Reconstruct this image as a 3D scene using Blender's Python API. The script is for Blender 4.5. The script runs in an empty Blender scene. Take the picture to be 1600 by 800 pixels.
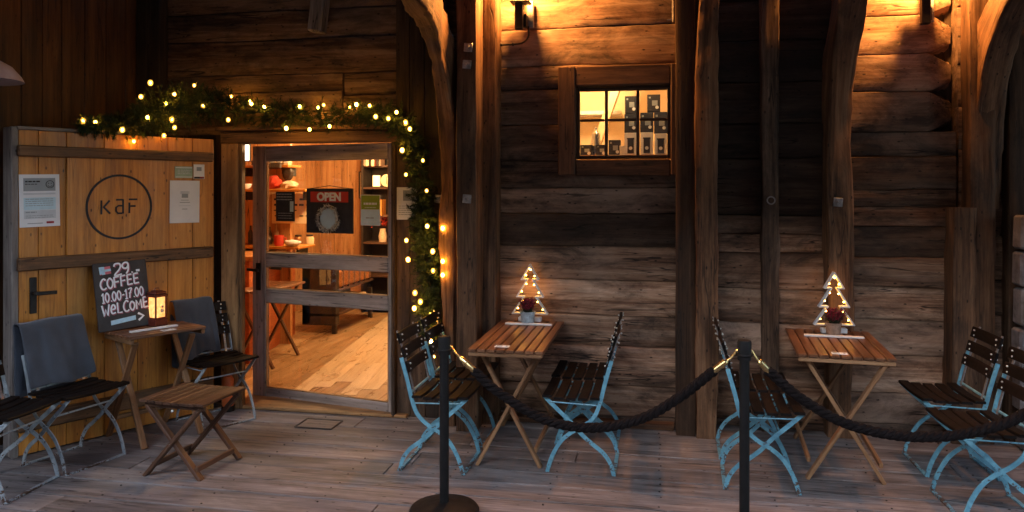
import bpy, bmesh, math, random
from mathutils import Vector, Matrix, noise
R = math.radians
rng = random.Random(7)
sc = bpy.context.scene
COL = sc.collection

# ------------------------------------------------------------------ materials
def newmat(name):
    m = bpy.data.materials.new(name); m.use_nodes = True
    nt = m.node_tree
    b = nt.nodes['Principled BSDF']
    return m, nt, b

def node(nt, t, **kw):
    n = nt.nodes.new(t)
    for k, v in kw.items():
        if k in n.inputs.keys() if isinstance(k, str) else False:
            n.inputs[k].default_value = v
        else:
            setattr(n, k, v)
    return n

def vmul(nt, src, s):
    n = nt.nodes.new('ShaderNodeVectorMath'); n.operation = 'MULTIPLY'
    nt.links.new(src, n.inputs[0]); n.inputs[1].default_value = s
    return n.outputs[0]

def noise_tex(nt, vec, detail=4, dist=0.0, rough=.55, scale=1.0):
    n = nt.nodes.new('ShaderNodeTexNoise')
    n.inputs['Scale'].default_value = scale
    n.inputs['Detail'].default_value = detail
    n.inputs['Distortion'].default_value = dist
    n.inputs['Roughness'].default_value = rough
    nt.links.new(vec, n.inputs['Vector'])
    return n.outputs['Fac']

def maprange(nt, src, a, b, c=0.0, d=1.0):
    n = nt.nodes.new('ShaderNodeMapRange')
    nt.links.new(src, n.inputs['Value'])
    for i, v in zip(('From Min', 'From Max', 'To Min', 'To Max'), (a, b, c, d)):
        n.inputs[i].default_value = v
    return n.outputs['Result']

def math_(nt, op, a, b):
    n = nt.nodes.new('ShaderNodeMath'); n.operation = op
    for i, v in enumerate((a, b)):
        if isinstance(v, (int, float)): n.inputs[i].default_value = v
        else: nt.links.new(v, n.inputs[i])
    return n.outputs[0]

def mixc(nt, fac, a, b, blend='MIX'):
    n = nt.nodes.new('ShaderNodeMix'); n.data_type = 'RGBA'; n.blend_type = blend
    if isinstance(fac, (int, float)): n.inputs[0].default_value = fac
    else: nt.links.new(fac, n.inputs[0])
    for i, v in ((6, a), (7, b)):
        if isinstance(v, tuple): n.inputs[i].default_value = (*v, 1)
        else: nt.links.new(v, n.inputs[i])
    return n.outputs[2]

def wood(name, dark, mid, light, rough=.75, stain=.6, bump=.35, knots=.8, crack=.8, wet=0.0, coat=0.0, patch=None, spec=.35, holes=0.0):
    m, nt, b = newmat(name)
    at = nt.nodes.new('ShaderNodeAttribute'); at.attribute_name = 'gc'
    tn = nt.nodes.new('ShaderNodeAttribute'); tn.attribute_name = 'tone'
    v = at.outputs['Vector']
    grain = noise_tex(nt, vmul(nt, v, (.8, 13, 13)), 5, .7, .6)
    fibre = noise_tex(nt, vmul(nt, v, (2.6, 55, 55)), 4, .3, .75)
    blot = noise_tex(nt, vmul(nt, v, (1.9, 5.0, 5.0)), 6, .5, .72)
    cr = math_(nt, 'ABSOLUTE', math_(nt, 'SUBTRACT', noise_tex(nt, vmul(nt, v, (.75, 15, 15)), 2, .35, .5), .5), 0)
    crm = noise_tex(nt, vmul(nt, v, (1.3, 3.5, 3.5)), 2)
    g = math_(nt, 'ADD', math_(nt, 'MULTIPLY', grain, .6), math_(nt, 'MULTIPLY', fibre, .4))
    col = mixc(nt, maprange(nt, g, .39, .50), dark, mid)
    col = mixc(nt, maprange(nt, g, .51, .61), col, light)
    if patch:
        pn = noise_tex(nt, vmul(nt, v, (.8, 2.2, 2.2)), 4, .8, .6)
        col = mixc(nt, maprange(nt, pn, .5, .68, 0, .8), col, patch)
    st = maprange(nt, blot, .36, .58, 1 - stain, 1.0)
    vo = nt.nodes.new('ShaderNodeTexVoronoi'); nt.links.new(vmul(nt, v, (2.0, 4.2, 4.2)), vo.inputs['Vector'])
    wob = math_(nt, 'ADD', vo.outputs['Distance'], math_(nt, 'MULTIPLY', grain, .12))
    kn = maprange(nt, wob, .13, .2, 1 - knots, 1.0)
    ck = math_(nt, 'MAXIMUM', maprange(nt, cr, .003, .013, 1 - crack, 1.0), maprange(nt, crm, .58, .50))
    if holes:
        v2 = nt.nodes.new('ShaderNodeTexVoronoi'); nt.links.new(vmul(nt, v, (5, 8, 8)), v2.inputs['Vector'])
        kn = math_(nt, 'MULTIPLY', kn, maprange(nt, math_(nt, 'ADD', v2.outputs['Distance'], math_(nt, 'MULTIPLY', fibre, .1)), .10, .15, 1 - holes, 1.0))
    f = math_(nt, 'MULTIPLY', math_(nt, 'MULTIPLY', st, kn), ck)
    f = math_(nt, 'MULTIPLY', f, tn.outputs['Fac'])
    comb = nt.nodes.new('ShaderNodeCombineColor')
    for i in range(3): nt.links.new(f, comb.inputs[i])
    col = mixc(nt, 1.0, col, comb.outputs[0], 'MULTIPLY')
    nt.links.new(col, b.inputs['Base Color'])
    rr = maprange(nt, blot, .3, .7, max(.15, rough - .14 - wet), min(1, rough + .1))
    nt.links.new(rr, b.inputs['Roughness'])
    b.inputs['Specular IOR Level'].default_value = spec
    if coat: b.inputs['Coat Weight'].default_value = coat; b.inputs['Coat Roughness'].default_value = .3
    h = math_(nt, 'ADD', math_(nt, 'MULTIPLY', g, .6), math_(nt, 'MULTIPLY', ck, .5))
    h = math_(nt, 'ADD', h, math_(nt, 'MULTIPLY', blot, .35))
    bp = nt.nodes.new('ShaderNodeBump'); bp.inputs['Strength'].default_value = bump; bp.inputs['Distance'].default_value = .012
    nt.links.new(h, bp.inputs['Height']); nt.links.new(bp.outputs[0], b.inputs['Normal'])
    return m

def plain(name, col, rough=.5, metal=0.0, var=.25, scale=18, bump=.08, spec=.5, col2=None, fine=None):
    m, nt, b = newmat(name)
    tc = nt.nodes.new('ShaderNodeTexCoord')
    n = noise_tex(nt, vmul(nt, tc.outputs['Object'], (scale,) * 3), 5, .3, .65)
    d = col2 or tuple(c * (1 - var) for c in col)
    l = tuple(min(1, c * (1 + var * .5)) for c in col)
    nt.links.new(mixc(nt, maprange(nt, n, .35, .65), d, l), b.inputs['Base Color'])
    nt.links.new(maprange(nt, n, .3, .7, min(1, rough + .1), max(.05, rough - .1)), b.inputs['Roughness'])
    b.inputs['Metallic'].default_value = metal
    b.inputs['Specular IOR Level'].default_value = spec
    hn = noise_tex(nt, vmul(nt, tc.outputs['Object'], (fine or scale * 3,) * 3), 3, 0, .6)
    bp = nt.nodes.new('ShaderNodeBump'); bp.inputs['Strength'].default_value = bump; bp.inputs['Distance'].default_value = .01
    nt.links.new(hn, bp.inputs['Height']); nt.links.new(bp.outputs[0], b.inputs['Normal'])
    return m

def chipped(name, col, col2, rust=(.07, .035, .02)):
    m = plain(name, col, .45, 0, .3, 14, .12, col2=col2); nt = m.node_tree; b = nt.nodes['Principled BSDF']
    tc = nt.nodes.new('ShaderNodeTexCoord'); o = tc.outputs['Object']
    ch = noise_tex(nt, vmul(nt, o, (38,) * 3), 5, .6, .7); big = noise_tex(nt, vmul(nt, o, (7,) * 3), 2)
    sep = nt.nodes.new('ShaderNodeSeparateXYZ'); nt.links.new(o, sep.inputs[0])
    low = maprange(nt, sep.outputs['Z'], 0, .12, .09, 0)
    fac = maprange(nt, math_(nt, 'ADD', math_(nt, 'ADD', math_(nt, 'MULTIPLY', ch, .7), math_(nt, 'MULTIPLY', big, .3)), low), .585, .62)
    src = b.inputs['Base Color'].links[0].from_socket
    nt.links.new(mixc(nt, fac, src, rust), b.inputs['Base Color'])
    return m

def emit(name, col, s):
    m, nt, b = newmat(name)
    b.inputs['Base Color'].default_value = (*col, 1)
    b.inputs['Emission Color'].default_value = (*col, 1)
    b.inputs['Emission Strength'].default_value = s
    return m

def cloth_mat(name, c):
    m, nt, b = newmat(name)
    tc = nt.nodes.new('ShaderNodeTexCoord')
    n1 = noise_tex(nt, vmul(nt, tc.outputs['Object'], (14,) * 3), 4, .2)
    n2 = noise_tex(nt, vmul(nt, tc.outputs['Object'], (260,) * 3), 2)
    nt.links.new(mixc(nt, math_(nt, 'ADD', math_(nt, 'MULTIPLY', n1, .6), math_(nt, 'MULTIPLY', n2, .4)),
                      tuple(x * .55 for x in c), tuple(x * 1.35 for x in c)), b.inputs['Base Color'])
    b.inputs['Roughness'].default_value = .95
    b.inputs['Sheen Weight'].default_value = .3
    b.inputs['Specular IOR Level'].default_value = .1
    bp = nt.nodes.new('ShaderNodeBump'); bp.inputs['Strength'].default_value = .5; bp.inputs['Distance'].default_value = .004
    nt.links.new(n2, bp.inputs['Height']); nt.links.new(bp.outputs[0], b.inputs['Normal'])
    return m

def glass_mat(name, refl=1.0):
    m = bpy.data.materials.new(name); m.use_nodes = True
    nt = m.node_tree; nt.nodes.clear()
    o = nt.nodes.new('ShaderNodeOutputMaterial'); t = nt.nodes.new('ShaderNodeBsdfTransparent')
    t.inputs[0].default_value = (.94, .96, .95, 1)
    g = nt.nodes.new('ShaderNodeBsdfGlossy'); g.inputs['Roughness'].default_value = .02
    fr = nt.nodes.new('ShaderNodeFresnel'); fr.inputs[0].default_value = 1.45
    mx = nt.nodes.new('ShaderNodeMixShader')
    nt.links.new(fr.outputs[0], mx.inputs[0]); nt.links.new(t.outputs[0], mx.inputs[1]); nt.links.new(g.outputs[0], mx.inputs[2])
    nt.links.new(mx.outputs[0], o.inputs[0])
    return m

M = {}
M['log'] = wood('log wood', (.15, .074, .042), (.32, .190, .122), (.49, .335, .238), .8, .80, .55, .85, .85, patch=(.42, .30, .23), holes=.75)
M['post'] = wood('post wood', (.062, .026, .011), (.175, .086, .042), (.265, .148, .082), .78, .6, .5, .8, .7)
M['oldpost'] = wood('old split post wood', (.06, .033, .019), (.16, .098, .064), (.26, .175, .125), .8, .7, .5, .8, .8)
M['board'] = wood('dark board wood', (.035, .02, .012), (.09, .055, .034), (.15, .098, .066), .8, .6, .4)
M['deck'] = wood('deck boards', (.112, .096, .092), (.198, .174, .168), (.275, .244, .236), .74, .45, .4, .6, .7, wet=.06, patch=(.19, .178, .182))
M['pine'] = wood('varnished pine', (.34, .12, .016), (.52, .205, .03), (.62, .27, .05), .45, .22, .12, .75, .3)
M['sidewall'] = wood('side wall boards', (.05, .019, .005), (.11, .043, .011), (.16, .07, .02), .7, .4, .3, .7, .5)
M['batten'] = wood('batten wood', (.07, .033, .014), (.17, .085, .038), (.25, .135, .065), .65, .5, .3)
M['oldgrey'] = wood('weathered grey wood', (.14, .12, .11), (.25, .22, .20), (.36, .33, .31), .8, .4, .35)
M['jamb'] = wood('door jamb wood', (.2, .10, .04), (.36, .2, .085), (.45, .27, .12), .6, .4, .25, .8)
M['doorpaint'] = wood('worn door wood', (.22, .175, .15), (.37, .30, .265), (.46, .385, .35), .65, .3, .25, .6, .6)
M['table'] = wood('oiled table wood', (.085, .036, .017), (.18, .08, .04), (.28, .14, .07), .42, .35, .2, .3, .5)
M['tabledark'] = wood('dark stool wood', (.04, .018, .010), (.085, .040, .023), (.125, .064, .037), .5, .35, .25, .3, .5)
M['leg'] = wood('table leg wood', (.14, .065, .03), (.27, .14, .065), (.36, .2, .1), .55, .35, .2, .4, .5)
M['slat'] = wood('dark chair slat', (.005, .003, .0025), (.009, .0055, .0045), (.014, .0085, .007), .6, .4, .2, .2, .4, spec=.15)
M['casing'] = wood('window casing wood', (.06, .026, .013), (.13, .062, .032), (.19, .097, .053), .72, .5, .3)
M['orange'] = wood('orange interior boards', (.32, .14, .05), (.48, .23, .09), (.56, .30, .13), .55, .2, .1)
M['redpanel'] = wood('red counter panel', (.30, .075, .022), (.42, .12, .04), (.5, .16, .06), .5, .2, .1, .2, .2)
M['parquet'] = wood('parquet floor', (.22, .13, .06), (.31, .195, .10), (.39, .26, .145), .35, .2, .06, .3, .2)
M['parquetlit'] = wood('parquet painted as lit', (.42, .31, .19), (.54, .42, .28), (.61, .49, .35), .35, .15, .06, .3, .2)  # paler copy of the parquet, brightness of lit floor put into the colour
M['blue'] = chipped('blue chair paint', (.14, .34, .43), (.085, .23, .31))
M['steel'] = chipped('grey chair paint', (.34, .39, .42), (.22, .26, .28))
M['rivet'] = plain('rivet steel', (.62, .62, .6), .3, .9, .2)
M['black'] = plain('black metal', (.009, .008, .008), .6, .0, .3, 12, .08, .2)
M['iron'] = plain('dark iron', (.02, .018, .018), .55, .6, .4, 20, .2)
M['zinc'] = plain('zinc plate', (.33, .32, .32), .5, .7, .35, 30, .1)
M['brass'] = plain('brass', (.75, .55, .24), .25, 1, .15, 20, .03)
M['rope'] = plain('dark rope', (.009, .006, .006), .9, 0, .5, 90, .6, .15)
M['blanket'] = cloth_mat('grey blue blanket', (.062, .071, .088))
M['white'] = plain('white paint', (.72, .74, .76), .5, 0, .12, 20)
M['paper'] = plain('white paper', (.74, .77, .8), .7, 0, .05, 6, .02, .3)
M['papergrey'] = plain('grey print', (.30, .34, .36), .7, 0, .1, 8, .02, .3)
M['paperlight'] = plain('pale print', (.55, .6, .64), .7, 0, .1, 8, .02, .3)
M['ink'] = plain('dark ink', (.03, .03, .035), .7, 0, .2, 20, .02, .3)
M['inkred'] = plain('red ink', (.35, .04, .04), .7, 0, .2, 20, .02, .3)
M['green'] = plain('green print', (.27, .36, .04), .6, 0, .1, 10, .02, .3)
M['palegreen'] = plain('pale green label', (.33, .45, .33), .6, 0, .2, 10, .02, .3)
M['skyblue'] = plain('pale blue print', (.5, .68, .76), .6, 0, .1, 10, .02, .3)
M['redsign'] = plain('red sign band', (.5, .045, .03), .5, 0, .1, 10, .02, .3)
M['chalkboard'] = plain('chalkboard', (.018, .013, .016), .55, 0, .4, 10, .05)
M['chalk'] = plain('white chalk pen', (.82, .86, .92), .8, 0, .12, 60, .1)
M['chalkblue'] = plain('blue chalk pen', (.42, .66, .82), .8, 0, .15, 40, .1)
M['chalkred'] = plain('red chalk pen', (.62, .16, .2), .8, 0, .2, 40, .1)
M['chalkshadow'] = plain('pink chalk outline', (.32, .09, .14), .8, 0, .3, 40, .1)
M['lanternred'] = plain('lantern red brown', (.13, .025, .015), .4, .2, .3, 30)
M['bulb'] = emit('warm bulb', (1, .42, .04), 30)
def halo_mat():
    m = bpy.data.materials.new('added bulb halo'); m.use_nodes = True
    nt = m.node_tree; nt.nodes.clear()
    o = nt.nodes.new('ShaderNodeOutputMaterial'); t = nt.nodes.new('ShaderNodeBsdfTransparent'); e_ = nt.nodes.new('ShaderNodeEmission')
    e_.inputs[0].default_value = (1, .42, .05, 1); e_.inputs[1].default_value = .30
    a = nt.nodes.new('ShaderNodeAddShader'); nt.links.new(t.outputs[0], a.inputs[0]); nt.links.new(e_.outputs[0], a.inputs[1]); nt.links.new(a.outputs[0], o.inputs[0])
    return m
M['cover'] = halo_mat()  # added glow shell imitating bloom around the bulbs, no real cover
M['treebulb'] = emit('tree bulb', (1, .42, .05), 17)
M['lanternglow'] = emit('lantern glow', (1, .50, .13), 1.0)
M['lampglow'] = emit('small lamp glow', (1, .55, .2), .8)
M['whiteglow'] = emit('white lamp glow', (1, .9, .75), .5)
M['wire'] = plain('green wire', (.012, .02, .012), .6)
M['needle'] = plain('spruce needles', (.022, .042, .014), .7, 0, .5, 9, .05, .2)
M['needle2'] = plain('yellow spruce needles', (.05, .065, .02), .7, 0, .5, 9, .05, .2)
M['heather'] = plain('heather', (.22, .02, .045), .8, 0, .5, 30, .05, .2)
M['heathergreen'] = plain('heather stems', (.035, .05, .025), .8, 0, .5, 30, .05, .2)
M['tin'] = plain('pale blue tin', (.42, .52, .58), .5, .2, .35, 30, .15)
M['wrap'] = plain('brown paper wrap', (.3, .2, .14), .8, 0, .35, 30, .15)
M['shade'] = plain('enamel shade', (.30, .28, .34), .45, .1, .2, 8)
M['shadewhite'] = plain('enamel inside', (.75, .72, .68), .5, 0, .1, 8)
M['cream'] = plain('cream plaster', (.72, .56, .36), .9, 0, .1, 3, .1)
M['glass'] = glass_mat('window glass')
M['orangeplastic'] = plain('orange plastic', (.6, .13, .03), .5, 0, .2)
M['red'] = plain('red knit', (.55, .045, .02), .9, 0, .4, 60, .5)
M['fur'] = plain('cream fur', (.7, .55, .38), .95, 0, .3, 80, .6)
M['dark'] = plain('dark furniture', (.022, .014, .01), .5, 0, .4, 6)
M['basket'] = plain('copper wrapped goods', (.42, .2, .08), .3, .5, .5, 30, .3)
M['stone'] = plain('dark stone', (.17, .16, .17), .85, 0, .45, 7, .6, .3, fine=30)
M['ground'] = plain('packed earth', (.06, .05, .045), .95, 0, .4, 2, .3)
M['foil'] = plain('steel flask', (.5, .5, .5), .25, 1, .2, 8)

# ------------------------------------------------------------------ mesh builder
class MB:
    def __init__(s):
        s.v = []; s.f = []; s.gc = []; s.tone = []; s.sm = []
    def raw(s, vs, fs, gcs, tone, smooth=False):
        o = len(s.v)
        s.v += [tuple(v) for v in vs]; s.gc += [tuple(g) for g in gcs]; s.tone += [tone] * len(vs)
        for f in fs: s.f.append(tuple(i + o for i in f)); s.sm.append(smooth)
    def box(s, c, d, rot=None, ch=.003, tone=None, grain=None):
        hx, hy, hz = (max(1e-4, q / 2) for q in d)
        ch = min(ch, hx * .45, hy * .45, hz * .45)
        tone = rng.uniform(.8, 1.15) if tone is None else tone
        vs = []
        for sx in (-1, 1):
            for sy in (-1, 1):
                for sz in (-1, 1):
                    vs += [(sx * hx, sy * (hy - ch), sz * (hz - ch)), (sx * (hx - ch), sy * hy, sz * (hz - ch)), (sx * (hx - ch), sy * (hy - ch), sz * hz)]
        ix = lambda a, b, c_, k: ((a * 4 + b * 2 + c_) * 3 + k)
        fs = []
        for a in (0, 1):
            q = [ix(a, 0, 0, 0), ix(a, 1, 0, 0), ix(a, 1, 1, 0), ix(a, 0, 1, 0)]; fs.append(q if a else q[::-1])
            q = [ix(0, a, 0, 1), ix(0, a, 1, 1), ix(1, a, 1, 1), ix(1, a, 0, 1)]; fs.append(q if a else q[::-1])
            q = [ix(0, 0, a, 2), ix(1, 0, a, 2), ix(1, 1, a, 2), ix(0, 1, a, 2)]; fs.append(q if a else q[::-1])
        for a in (0, 1):
            for b in (0, 1):
                q = [ix(a, b, 0, 0), ix(a, b, 0, 1), ix(a, b, 1, 1), ix(a, b, 1, 0)]; fs.append(q if (a + b) % 2 == 0 else q[::-1])
                q = [ix(a, 0, b, 0), ix(a, 1, b, 0), ix(a, 1, b, 2), ix(a, 0, b, 2)]; fs.append(q if (a + b) % 2 == 1 else q[::-1])
                q = [ix(0, a, b, 1), ix(0, a, b, 2), ix(1, a, b, 2), ix(1, a, b, 1)]; fs.append(q if (a + b) % 2 == 0 else q[::-1])
                for c_ in (0, 1):
                    q = [ix(a, b, c_, 0), ix(a, b, c_, 1), ix(a, b, c_, 2)]; fs.append(q if (a + b + c_) % 2 == 1 else q[::-1])
        g = grain if grain is not None else max(range(3), key=lambda i: d[i])
        o = [rng.uniform(0, 40) for _ in range(3)]
        order = [g] + [i for i in range(3) if i != g]
        gcs = [(v[order[0]] + o[0], v[order[1]] + o[1], v[order[2]] + o[2]) for v in vs]
        c = Vector(c)
        vs = [(rot @ Vector(v) if rot else Vector(v)) + c for v in vs]
        s.raw(vs, fs, gcs, tone)
    def bar(s, p0, p1, w, h, up=(0, 0, 1), ch=.003, tone=None):
        """box from p0 to p1; w across, h along 'up'"""
        p0, p1 = Vector(p0), Vector(p1); x = (p1 - p0); L = x.length; x.normalize()
        up = Vector(up); y = up.cross(x)
        if y.length < 1e-4: y = Vector((0, 1, 0)).cross(x)
        y.normalize(); z = x.cross(y)
        s.box((p0 + p1) / 2, (L, w, h), Matrix((x, y, z)).transposed(), ch, tone, 0)
    def loft(s, rings, gcs, tone=1, closed=True, caps=True, smooth=True):
        n = len(rings[0]); vs = [p for r in rings for p in r]; g = [q for r in gcs for q in r]; fs = []
        for i in range(len(rings) - 1):
            for j in range(n if closed else n - 1):
                k = (j + 1) % n
                fs.append((i * n + j, i * n + k, (i + 1) * n + k, (i + 1) * n + j))
        if caps:
            fs.append(tuple(range(n))[::-1]); fs.append(tuple((len(rings) - 1) * n + j for j in range(n)))
        s.raw(vs, fs, g, tone, smooth)
    def sweep(s, pts, prof, up=(0, 0, 1), tone=1, smooth=False, closed=False, scale=None):
        """sweep 2-D profile (list of (a,b)) along pts; a along side axis, b along up"""
        pts = [Vector(p) for p in pts]; n = len(pts); rings = []; gcs = []; L = 0; o = [rng.uniform(0, 40) for _ in range(3)]
        upv = Vector(up)
        for i in range(n):
            a = pts[i - 1] if (i or closed) else pts[0]; b = pts[(i + 1) % n] if (i < n - 1 or closed) else pts[-1]
            t = (b - a).normalized()
            sd = t.cross(upv)
            if sd.length < 1e-3: sd = t.cross(Vector((0, 1, .01)))
            sd.normalize(); u = sd.cross(t)
            if i: L += (pts[i] - pts[i - 1]).length
            k = scale[i] if scale else 1
            rings.append([pts[i] + sd * (q[0] * k) + u * (q[1] * k) for q in prof])
            gcs.append([(L + o[0], q[0] + o[1], q[1] + o[2]) for q in prof])
        if closed: rings.append(rings[0]); gcs.append(gcs[0])
        s.loft(rings, gcs, tone, True, not closed, smooth)
    def tube(s, pts, r, n=8, up=(0, 0, 1), tone=1, closed=False, scale=None):
        s.sweep(pts, [(r * math.cos(2 * math.pi * i / n), r * math.sin(2 * math.pi * i / n)) for i in range(n)], up, tone, True, closed, scale)
    def flat(s, pts, w, t, nrm=(0, 1, 0), tone=1):
        """flat bar: thickness t along nrm, width w in plane"""
        s.sweep(pts, [(-w / 2, -t / 2), (w / 2, -t / 2), (w / 2, t / 2), (-w / 2, t / 2)], nrm, tone)
    def lathe(s, prof, c=(0, 0, 0), n=24, tone=1, smooth=True):
        rings = []; gcs = []
        for r, z in prof:
            rings.append([(c[0] + r * math.cos(2 * math.pi * i / n), c[1] + r * math.sin(2 * math.pi * i / n), c[2] + z) for i in range(n)])
            gcs.append([(z, r * math.cos(2 * math.pi * i / n), r * math.sin(2 * math.pi * i / n)) for i in range(n)])
        s.loft(rings, gcs, tone, True, True, smooth)
    def ball(s, c, r, n=10, m=6, sc_=(1, 1, 1), wob=0, seed=0):
        rings = []
        for i in range(1, m):
            a = math.pi * i / m; rr = []
            for j in range(n):
                b = 2 * math.pi * j / n
                d = Vector((math.sin(a) * math.cos(b), math.sin(a) * math.sin(b), math.cos(a)))
                k = r * (1 + wob * noise.noise(d * 2 + Vector((seed, seed * .7, 0))))
                rr.append((c[0] + d.x * k * sc_[0], c[1] + d.y * k * sc_[1], c[2] + d.z * k * sc_[2]))
            rings.append(rr)
        rings = rings[::-1]
        s.loft(rings, rings, 1, True, True, True)
    def poly(s, pts, thick, nrm, tone=1):
        """extruded flat polygon"""
        nv = Vector(nrm).normalized() * thick; n = len(pts)
        a = [Vector(p) for p in pts]; b = [p + nv for p in a]
        fs = [tuple(range(n))[::-1], tuple(range(n, 2 * n))] + [(i, (i + 1) % n, n + (i + 1) % n, n + i) for i in range(n)]
        s.raw(a + b, fs, a + b, tone)
    def build(s, name, mat, parent=None, loc=None, wood_edge=None):
        me = bpy.data.meshes.new(name); me.from_pydata(s.v, [], s.f)
        at = me.attributes.new('gc', 'FLOAT_VECTOR', 'POINT'); at.data.foreach_set('vector', [x for g in s.gc for x in g])
        at = me.attributes.new('tone', 'FLOAT', 'POINT'); at.data.foreach_set('value', s.tone)
        me.polygons.foreach_set('use_smooth', s.sm)
        smooth_any = any(s.sm)
        me.materials.append(mat); me.update()
        bm = bmesh.new(); bm.from_mesh(me); bmesh.ops.recalc_face_normals(bm, faces=bm.faces); bm.to_mesh(me); bm.free()
        if smooth_any: me.set_sharp_from_angle(angle=R(38))
        o = bpy.data.objects.new(name, me); COL.objects.link(o)
        if parent: o.parent = parent
        if loc: o.location = loc
        return o

def tag(o, label=None, cat=None, group=None, kind=None):
    if label: o['label'] = label
    if cat: o['category'] = cat
    if group: o['group'] = group
    if kind: o['kind'] = kind
    return o

def empty(name, loc=(0, 0, 0), rz=0, label=None, cat=None, group=None):
    o = bpy.data.objects.new(name, None); COL.objects.link(o); o.empty_display_size = .1
    o.location = loc; o.rotation_euler = (0, 0, rz)
    return tag(o, label, cat, group)

def copy_tree(o, parent=None):
    c = o.copy(); COL.objects.link(c)
    if parent: c.parent = parent
    for ch in list(o.children): copy_tree(ch, c)
    return c

def spline(pts, n=8):
    """Catmull-Rom"""
    P = [Vector(p) for p in pts]; P = [P[0] * 2 - P[1]] + P + [P[-1] * 2 - P[-2]]; out = []
    for i in range(1, len(P) - 2):
        for k in range(n):
            t = k / n; a, b, c, d = P[i - 1], P[i], P[i + 1], P[i + 2]
            out.append(.5 * ((2 * b) + (c - a) * t + (2 * a - 5 * b + 4 * c - d) * t * t + (3 * b - a - 3 * c + d) * t ** 3))
    out.append(P[-2]); return out

def beam(mb, pts, w, d, tone=1, wob=.012, seed=0, nseg=40, side=(1, 0, 0), fac=.25, sizes=None, flare=None):
    """hewn timber lofted along pts; w along 'side', d across; uneven faces"""
    P = spline(pts, max(2, nseg // max(1, len(pts) - 1))); n = len(P); rings = []; gcs = []; L = 0
    sv0 = Vector(side).normalized(); o = [rng.uniform(0, 40) for _ in range(3)]
    c = fac
    prof = []
    for a, b in ((-1, -1), (1, -1), (1, 1), (-1, 1)):
        pass
    prof = [(-1, -1 + c), (-1 + c * .3, -1 + c * .3), (-1 + c, -1), (-.35, -1), (.35, -1), (1 - c, -1), (1 - c * .3, -1 + c * .3), (1, -1 + c), (1, -.2), (1, .4), (1, 1 - c), (1 - c, 1), (0, 1), (-1 + c, 1), (-1, 1 - c), (-1, .4), (-1, -.2)]
    for i, p in enumerate(P):
        t = (P[min(n - 1, i + 1)] - P[max(0, i - 1)]).normalized()
        sv = (sv0 - t * sv0.dot(t)).normalized(); dv = sv.cross(t)
        if dv.y > 0: dv = -dv
        dv = -dv                       # +dv points into the wall
        if i: L += (P[i] - P[i - 1]).length
        k = 1
        if sizes: k = sizes[0] + (sizes[1] - sizes[0]) * i / (n - 1)
        ring = []; g = []
        for q in prof:
            pt = p + sv * (q[0] * w / 2 * k) + dv * (q[1] * d / 2 * k)
            nn = noise.noise(Vector((pt.x * 3 + seed, pt.y * 3, pt.z * 1.6))) + .5 * noise.noise(Vector((pt.x * 11 + seed, pt.y * 11, pt.z * 5))) + .3 * noise.noise(Vector((pt.x * 30 + seed, pt.y * 30, pt.z * 13)))
            dirv = sv * q[0] + dv * q[1]
            ring.append(pt + dirv * nn * wob)
            g.append((L + o[0], q[0] * w / 2 + o[1], q[1] * d / 2 + o[2]))
        rings.append(ring); gcs.append(g)
    mb.loft(rings, gcs, tone, True, True, True)

# ------------------------------------------------------------------ camera
cam = bpy.data.cameras.new('camera'); co = bpy.data.objects.new('camera', cam); COL.objects.link(co)
co.location = (0, 0, 1.75); co.rotation_euler = (R(90), 0, R(10.9))
cam.sensor_width = 36; cam.lens = 27; cam.shift_y = -110 / 1600; cam.clip_end = 500; cam.clip_start = .05
sc.camera = co

# ------------------------------------------------------------------ world / light
w = bpy.data.worlds.new('World'); sc.world = w; w.use_nodes = True
nt = w.node_tree; bg = nt.nodes['Background']
sky = nt.nodes.new('ShaderNodeTexSky'); sky.sky_type = 'NISHITA'; sky.sun_disc = False
sky.sun_elevation = R(28); sky.sun_rotation = R(200)
nt.links.new(sky.outputs[0], bg.inputs[0]); bg.inputs[1].default_value = .15
sun = bpy.data.lights.new('sun', 'SUN'); so = bpy.data.objects.new('sun', sun); COL.objects.link(so)
sun.energy = .24; sun.angle = R(24); sun.color = (.75, .85, 1)
so.rotation_euler = (R(53), 0, R(-12))

def point(name, loc, P, col, r=.05):
    l = bpy.data.lights.new(name, 'POINT'); l.energy = P; l.color = col; l.shadow_soft_size = r
    o = bpy.data.objects.new(name, l); COL.objects.link(o); o.location = loc; return o
WARM = (1, .385, .085)
point('wall_lamp_light', (-1.0, 5.48, 3.28), 33, WARM, .05)
point('second_wall_lamp_light', (1.80, 5.64, 3.25), 30, WARM, .05)
point('pendant_lamp_light', (-3.74, 3.62, 2.40), 140, (1, .375, .055), .05)
point('cafe_light', (-2.9, 7.3, 2.35), 42, (1, .59, .25), .12)
point('cafe_back_light', (-3.5, 9.0, 2.35), 38, (1, .59, .25), .12)
point('window_room_light', (-.55, 6.55, 2.85), 10, (1, .62, .29), .1)
point('added_box_fill', (-.28, 5.955, 2.66), 1.3, (1, .68, .38), .03)  # added fill without a lamp, hidden above the opening to brighten the boxes

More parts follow.
